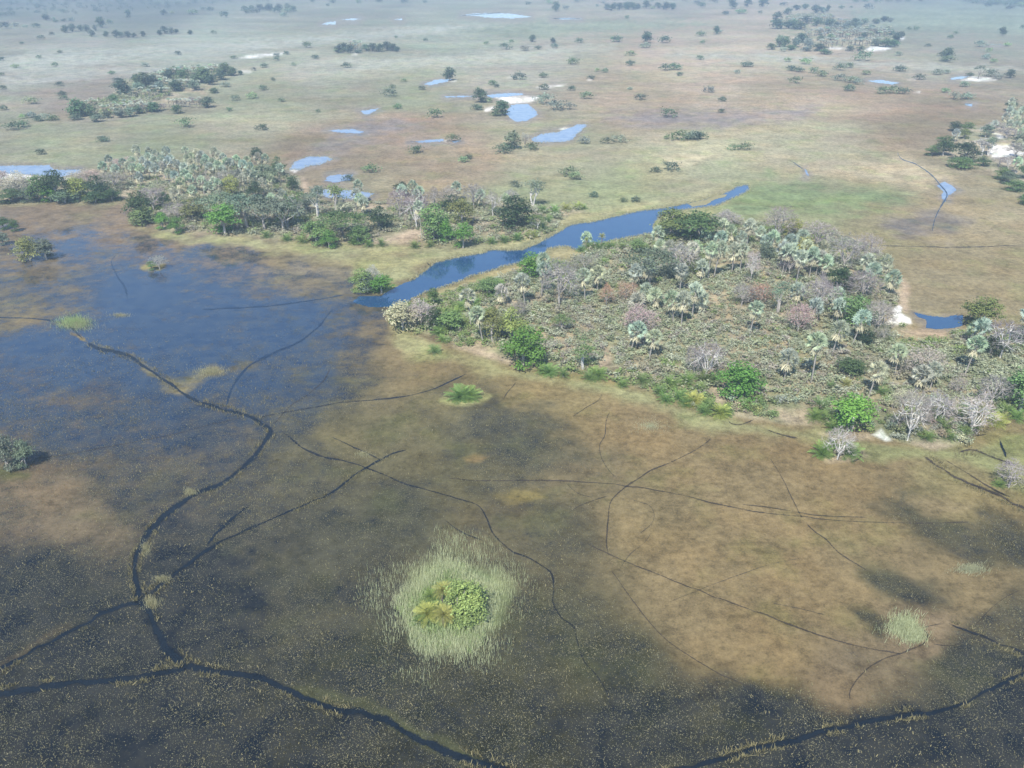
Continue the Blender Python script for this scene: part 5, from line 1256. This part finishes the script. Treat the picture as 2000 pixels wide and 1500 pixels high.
def scrub_mass(name, L, label):
    """one mesh for the bushes nobody could count; thinned copies of the four bush shapes, colour kept per bush"""
    V, Fq, T, K = [], [], [], []; off = 0
    src = []
    for m in SCRUB_MB:
        v = np.vstack(m.v); f = np.vstack(m.f); t = np.concatenate(m.t); src.append((v, f, t))
    for (py, px, x, y, r_, c, s) in L:
        v, f, t = src[rg.integers(4)]; keep = rg.random(len(f)) < (0.22 if py > 520 else 0.15 if py > 240 else 0.09); f2 = f[keep]
        u, inv = np.unique(f2.ravel(), return_inverse=True); a = rg.uniform(0, 6.28); ca, sa = math.cos(a), math.sin(a)
        v = v.copy(); cen = v[f2].mean(1, keepdims=True); v[f2] = cen + (v[f2] - cen) * 1.5
        w = v[u] * s * (1.12 if py > 520 else 1.25); w = np.stack([w[:, 0] * ca - w[:, 1] * sa + x, w[:, 0] * sa + w[:, 1] * ca + y, w[:, 2] * rg.uniform(.55, 1.0) + zat(px, py)], 1)
        V.append(w); Fq.append(inv.reshape(-1, 4) + off); T.append(.5 + .5 * t[u]); K.append(np.repeat(np.array(SCOL[c][1])[None] * rg.uniform(.85, 1.15), len(u), 0)); off += len(u)
    me = mesh_np(name, np.vstack(V), np.vstack(Fq), [M_SCRUB], np.concatenate(T)); kc = np.concatenate(K)
    at = me.attributes.new('kindcol', 'FLOAT_COLOR', 'POINT'); at.data.foreach_set('color', np.concatenate([kc, np.ones((len(kc), 1))], 1).astype(np.float32).ravel())
    tag(link(name, me), label, kind='stuff')
def mat_scrub():
    m, t, n, l, out = new_mat('scrub'); a = node(n, 'ShaderNodeAttribute', attribute_name='kindcol'); tone = node(n, 'ShaderNodeAttribute', attribute_name='tone')
    cc = n.new('ShaderNodeCombineColor')
    for i in range(3): l.new(tone.outputs['Fac'], cc.inputs[i])
    d = n.new('ShaderNodeBsdfDiffuse'); c = mixc(n, l, 1.0, a.outputs['Color'], cc.outputs[0], 'MULTIPLY'); l.new(c, d.inputs[0])
    tr = n.new('ShaderNodeBsdfTranslucent'); l.new(c, tr.inputs[0]); mx = n.new('ShaderNodeMixShader'); mx.inputs[0].default_value = .35
    l.new(d.outputs[0], mx.inputs[1]); l.new(tr.outputs[0], mx.inputs[2]); l.new(mx.outputs[0], out.inputs[0]); return m
M_SCRUB = mat_scrub()
scrub_mass('scrub', mass, 'dense low scrub covering the wooded islands')

# ---- reeds, sedge and floating leaves of the flooded marsh
def blades(name, px, py, hgt, wid, tone, mat, label, lean=0.25, z=0.0):
    """upright blades: one narrow folded quad each"""
    n_ = len(px); x, y = G(px, py); a = rg.uniform(0, 2 * PI, n_); dx, dy = np.cos(a) * wid / 2, np.sin(a) * wid / 2
    lx = rg.normal(0, lean, n_) * hgt; ly = rg.normal(0, lean, n_) * hgt; zz = np.full(n_, z - 0.05)
    b0 = np.stack([x - dx, y - dy, zz], 1); b1 = np.stack([x + dx, y + dy, zz], 1)
    t1 = np.stack([x + dx * .5 + lx, y + dy * .5 + ly, zz + hgt], 1); t0 = np.stack([x - dx * .5 + lx, y - dy * .5 + ly, zz + hgt], 1)
    v = np.stack([b0, b1, t1, t0], 1).reshape(-1, 3)
    me = mesh_np(name, v, np.arange(n_ * 4).reshape(-1, 4), [mat], np.repeat(tone, 4)); return tag(link(name, me), label, kind='stuff')
def leaves(name, px, py, size, tone, mat, label):
    n_ = len(px); x, y = G(px, py); a = rg.uniform(0, 2 * PI, n_); z = rg.uniform(.02, .16, n_); c, s = np.cos(a) * size / 2, np.sin(a) * size / 2; t = rg.normal(0, .12, (4, n_)) * size
    v = np.stack([np.stack([x + c, y + s, z + t[0]], 1), np.stack([x - s * .8, y + c * .8, z + t[1]], 1), np.stack([x - c, y - s, z + t[2]], 1), np.stack([x + s * .8, y - c * .8, z + t[3]], 1)], 1).reshape(-1, 3)
    me = mesh_np(name, v, np.arange(n_ * 4).reshape(-1, 4), [mat], np.repeat(tone, 4)); return tag(link(name, me), label, kind='stuff')
CH = np.vstack(CHANNEL_PX)
CHG = {}
for c_ in CH[::2]: CHG.setdefault((int(c_[0] // 24), int(c_[1] // 24)), []).append(c_)
def clear_of_channels(px, py):
    ok = np.ones(len(px), bool)
    for i in range(len(px)):
        a, b = int(px[i] // 24), int(py[i] // 24)
        for u in (-1, 0, 1):
            for w in (-1, 0, 1):
                for c_ in CHG.get((a + u, b + w), ()):
                    if (px[i] - c_[0]) ** 2 + (py[i] - c_[1]) ** 2 < (c_[2] * .36) ** 2: ok[i] = False
    return ok
ISLANDS_KEEP = [ISLE_R, ISLE_L, RIVER_ONLY]
def scatter(n_, xr, yr, prob):
    """points spread evenly over the ground (not over the picture), kept with probability prob(px, py, x, y)"""
    xa, ya = G(1000, yr[1]); xb, yb = G(1000, yr[0]); out = []
    y = rg.uniform(float(ya), float(yb), n_); w = depth(y) / F; x = rg.uniform(-1, 1, n_) * float(depth(float(yb))) / F * 1040
    px, py = PX(x, y); ok = (px > xr[0]) & (px < xr[1]); px, py, x, y = px[ok], py[ok], x[ok], y[ok]
    k = rg.random(len(px)) < prob(px, py, x, y); return px[k], py[k]
def marsh_p(px, py, x, y):
    w = look(WETG, px, py); p = smooth(.22, .5, w) * (1 - .35 * smooth(.6, .95, w))
    p = p * np.clip(0.55 + 1.5 * fbm(x, y, 7, 3, 610), 0.05, 1.2) * smooth(620, 900, py)
    return p
M_REED = mat_blade('reed', (.28, .31, .15, 1), (.66, .70, .42, 1)); M_SEDGE = mat_blade('sedge', (.11, .10, .05, 1), (.29, .255, .13, 1)); M_TUFT = mat_blade('tuft', (.26, .25, .13, 1), (.45, .42, .25, 1)); M_MINT = mat_blade('mint_grass', (.34, .34, .20, 1), (.44, .45, .28, 1))
M_LILY = mat_blade('lily_leaf', (.09, .09, .05, 1), (.26, .24, .15, 1)); M_GREENREED = mat_blade('green_reed', (.23, .33, .11, 1), (.42, .51, .24, 1))
px, py = scatter(1200000, (-40, 2040), (690, 1560), marsh_p); k = clear_of_channels(px, py); px, py = px[k], py[k]
leaves('floating_leaves', px, py, rg.uniform(.05, .15, len(px)) + .12 * rg.random(len(px)) ** 8, rg.random(len(px)) ** 1.8, M_LILY, 'small floating leaves speckling the dark marsh water')
px, py = scatter(420000, (-40, 2040), (640, 1560), lambda a, b, x, y: np.clip(smooth(.12, .5, look(WETG, a, b)) * smooth(600, 820, b) * (0.35 + 1.6 * fbm(x, y, 10, 3, 650)), 0, 1)); k = clear_of_channels(px, py); px, py = px[k], py[k]
blades('sedge', px, py, rg.uniform(.08, .32, len(px)), rg.uniform(.06, .15, len(px)), rg.random(len(px)) ** 1.4, M_SEDGE, 'thin brownish sedge standing in the flooded marsh', .6)
# tall pale reeds in a ring about the islet, thinning outwards
RX, RY = 872, 1192
def ring(px, py):
    d = np.hypot((px - RX) / 102.0, (py - RY + 0.0) / 82.0) * (1 + .10 * np.sin(2.3 * np.arctan2(py - RY, px - RX) + 1.0) + .07 * np.sin(5 * np.arctan2(py - RY, px - RX))); return d
def reed_p(px, py, x, y):
    d = ring(px, py) + .25 * fbm(x, y, 5, 3, 700)
    p = smooth(.5, .82, d) * (0.62 * (1 - smooth(.85, 1.15, d)) + 0.20 * (1 - smooth(1.0, 2.1, d)) * np.clip(.5 + 2.2 * fbm(x, y, 6, 3, 720), 0, 1.4))
    return p
px, py = scatter(1300000, (560, 1320), (1030, 1480), reed_p); k = clear_of_channels(px, py); px, py = px[k], py[k]; d = ring(px, py)
blades('reeds', px, py, rg.uniform(.45, 1.35, len(px)) * (1.1 - .28 * np.clip(d - .8, 0, 1.5)), rg.uniform(.02, .05, len(px)), np.clip(rg.random(len(px)) * .85 + .3 - .42 * np.clip(d - .8, 0, .9), 0, 1), M_REED, 'tall pale reeds ringing the small islet', .12)
px, py = scatter(260000, (740, 1010), (1080, 1310), lambda a, b, x, y: np.clip(1.0 - smooth(.62, 1.02, ring(a, b) + .5 * fbm(x, y, 4, 3, 740)), 0, 1))
blades('green_reeds', px, py, rg.uniform(.4, 1.1, len(px)), rg.uniform(.05, .11, len(px)), rg.random(len(px)), M_GREENREED, 'lush green grass and reeds in the middle of the islet', .22)
# reed patches standing on the tan flats, each a clump of its own
def patch(cx, cy, rx, ry, n_, mat, hh, label, cat='reed patch', name='reed_patch'):
    n_ = int(n_ * 1.7); t = rg.uniform(0, 2 * PI, n_); r = np.abs(rg.normal(0, .55, n_)) * (1 + .10 * np.sin(3 * t + cx) + .08 * np.sin(5 * t + cy) + rg.normal(0, .07, n_)); px = cx + rx * r * np.cos(t); py = cy + ry * r * np.sin(t)
    x, y = G(px, py); X0, Y0 = G(cx, cy); o = blades(name, px, py, hh * .7 * rg.uniform(.4, 1.1, n_), rg.uniform(.02, .06, n_), rg.random(n_), mat, label, .15)
    o.data.transform(__import__('mathutils').Matrix.Translation((-float(X0), -float(Y0), 0))); o.location = (float(X0), float(Y0), 0); o['kind'] = 'thing'; o['category'] = cat; return o
patch(1765, 1225, 34, 24, 3200, M_REED, 1.5, 'pale standing reeds beside the curved channel on the tan flat')
patch(1785, 1243, 24, 16, 1800, M_REED, 1.3, 'lower half of the pale reeds where the channel curls round')
patch(1897, 1112, 32, 10, 1500, M_MINT, .9, 'pale green grass patch on the tan flat at far right')
patch(1270, 832, 32, 14, 1300, M_MINT, .5, 'faint green grass patch in the shallows south of the island')
patch(710, 888, 18, 7, 700, M_TUFT, .8, 'small pale grass tuft where the thin channels cross')
patch(297, 1178, 17, 12, 900, M_TUFT, .9, 'round grass tuft at the channel fork, lower left')
patch(285, 1072, 11, 14, 700, M_TUFT, .8, 'tuft of brown grass in the channel bend')
patch(318, 1132, 18, 7, 600, M_TUFT, .8, 'pale grass tuft just above the channel fork')
patch(372, 962, 14, 7, 600, M_TUFT, .9, 'olive grass tuft on the outer bank of the channel bend')
patch(410, 727, 32, 10, 1500, M_TUFT, 1.0, 'pale grass clump on the point of land in the lagoon')
patch(235, 616, 24, 5, 500, M_TUFT, .7, 'thin yellowish grass strip in the lagoon beside the islet')
patch(145, 631, 33, 12, 2600, M_GREENREED, 1.6, 'round grass islet at the left edge of the lagoon')
patch(150, 634, 36, 13, 1500, M_TUFT, 1.3, 'dry yellow reeds fringing the round grass islet in the lagoon')
# rough grass along the river banks and round the pools
BP = []
for poly, n_, sd_ in [(RIVER_ONLY, 15000, 5.0), (BAR, 700, 2.0)] + [(p, 700, 3.0) for p in (PONDS[0], PONDS[9], PONDS[19], PONDS[3], PONDS[1])]:
    P = np.array(dense(poly, 1.5, 0, 1)); k = rg.integers(len(P), size=n_); BP.append(P[k] + np.stack([rg.normal(0, sd_, n_), rg.normal(-.4, sd_ * .4, n_)], 1))
BP = np.vstack(BP); BP = BP[(in_poly(BP[:, 0], BP[:, 1], RIVER_ONLY) < 2.0) & ~((BP[:, 0] > 640) & (BP[:, 0] < 800) & (BP[:, 1] > 540) & (BP[:, 1] < 620))]
blades('bank_grass', BP[:, 0], BP[:, 1], rg.uniform(.15, .7, len(BP)), rg.uniform(.06, .22, len(BP)), rg.random(len(BP)) * .8, M_TUFT, 'rough yellowish grass lining the river banks and pools', .4)
EG = []
for c_ in CHANNEL_PX:
    if c_[:, 1].max() < 560 or c_[:, 2].max() <= 9.5: continue
    T_ = np.gradient(c_[:, :2], axis=0); T_ /= np.linalg.norm(T_, axis=1)[:, None] + 1e-9; n_ = int(len(c_) * 13); k = rg.integers(len(c_), size=n_)
    off = np.where(rg.random(n_) < .5, -1, 1) * (c_[k, 2] * rg.uniform(.30, .62, n_) + np.abs(rg.normal(0, 2.2, n_))); EG.append(c_[k, :2] + np.stack([-T_[k, 1], T_[k, 0]], 1) * off[:, None] + rg.normal(0, 1, (n_, 2)))
EG = np.vstack(EG); EG = EG[fbm(*G(EG[:, 0], EG[:, 1]), 5, 3, 860) > .02]
blades('channel_sedge', EG[:, 0], EG[:, 1], rg.uniform(.15, .65, len(EG)), rg.uniform(.05, .15, len(EG)), rg.random(len(EG)) ** 1.5, M_SEDGE, 'ragged sedge leaning over the edges of the marsh channels', .5)
# woodland so far off that it reads as one mass
FW = []
for (x0, x1, y0, y1, n_) in ((-60, 130, 9, 9, 30), (60, 330, 4, 2, 34), (-60, 60, 20, 20, 22), (70, 260, 16, 14, 26), (150, 420, 11, 8, 26), (-60, 40, 31, 30, 16), (60, 160, 26, 25, 14), (180, 330, 22, 18, 14), (1660, 1785, 1, 1, 22), (1885, 2060, 3, 3, 24), (1930, 2060, 9, 11, 20), (1960, 2060, 15, 16, 12), (400, 760, 3, 1, 16), (1060, 1400, 3, 2, 12)):
    for k in range(n_):
        t = rg.random() ** 1.2; w = rg.uniform(6, 15); FW.append((x0 + (x1 - x0) * t, y0 + (y1 - y0) * t + rg.normal(0, 1.6), w, w * rg.uniform(.35, .6) + 1))
mass_of('distant_woodland', FAR_TREE, FW, None, 'hazy blue woodland along the far horizon', 0.16, tuple(q_ + .05 for q_ in C['DK']))  # woodland green paled, with extra haze put into its colour
finish_labels()
for o in SC.objects:
    if o.parent is None and o.get('label') and len(o['label'].split()) > 16: print('LONG', o.name, o['label'])

# ------------------------------------------------------------------ the hazy air
def haze_box():
    m, t, n, l, out = new_mat('haze_air')
    v = n.new('ShaderNodeVolumePrincipled'); v.inputs['Color'].default_value = (0.60, 0.79, 1.0, 1)
    v.inputs['Density'].default_value = HAZE; v.inputs['Anisotropy'].default_value = 0.0
    l.new(v.outputs[0], out.inputs['Volume'])
    X0, X1, Y0, Y1, Z0, Z1 = -25000, 25000, -3000, 26000, -1.0, 97.5
    vs = [(x, y, z) for z in (Z0, Z1) for x, y in ((X0, Y0), (X1, Y0), (X1, Y1), (X0, Y1))]
    fs = [(3, 2, 1, 0), (4, 5, 6, 7), (0, 1, 5, 4), (1, 2, 6, 5), (2, 3, 7, 6), (3, 0, 4, 7)]
    me = bpy.data.meshes.new('haze'); me.from_pydata(vs, [], fs); me.update(); me.materials.append(m)
    tag(link('haze', me), 'thin blue haze over the plain', kind='stuff')
haze_box()
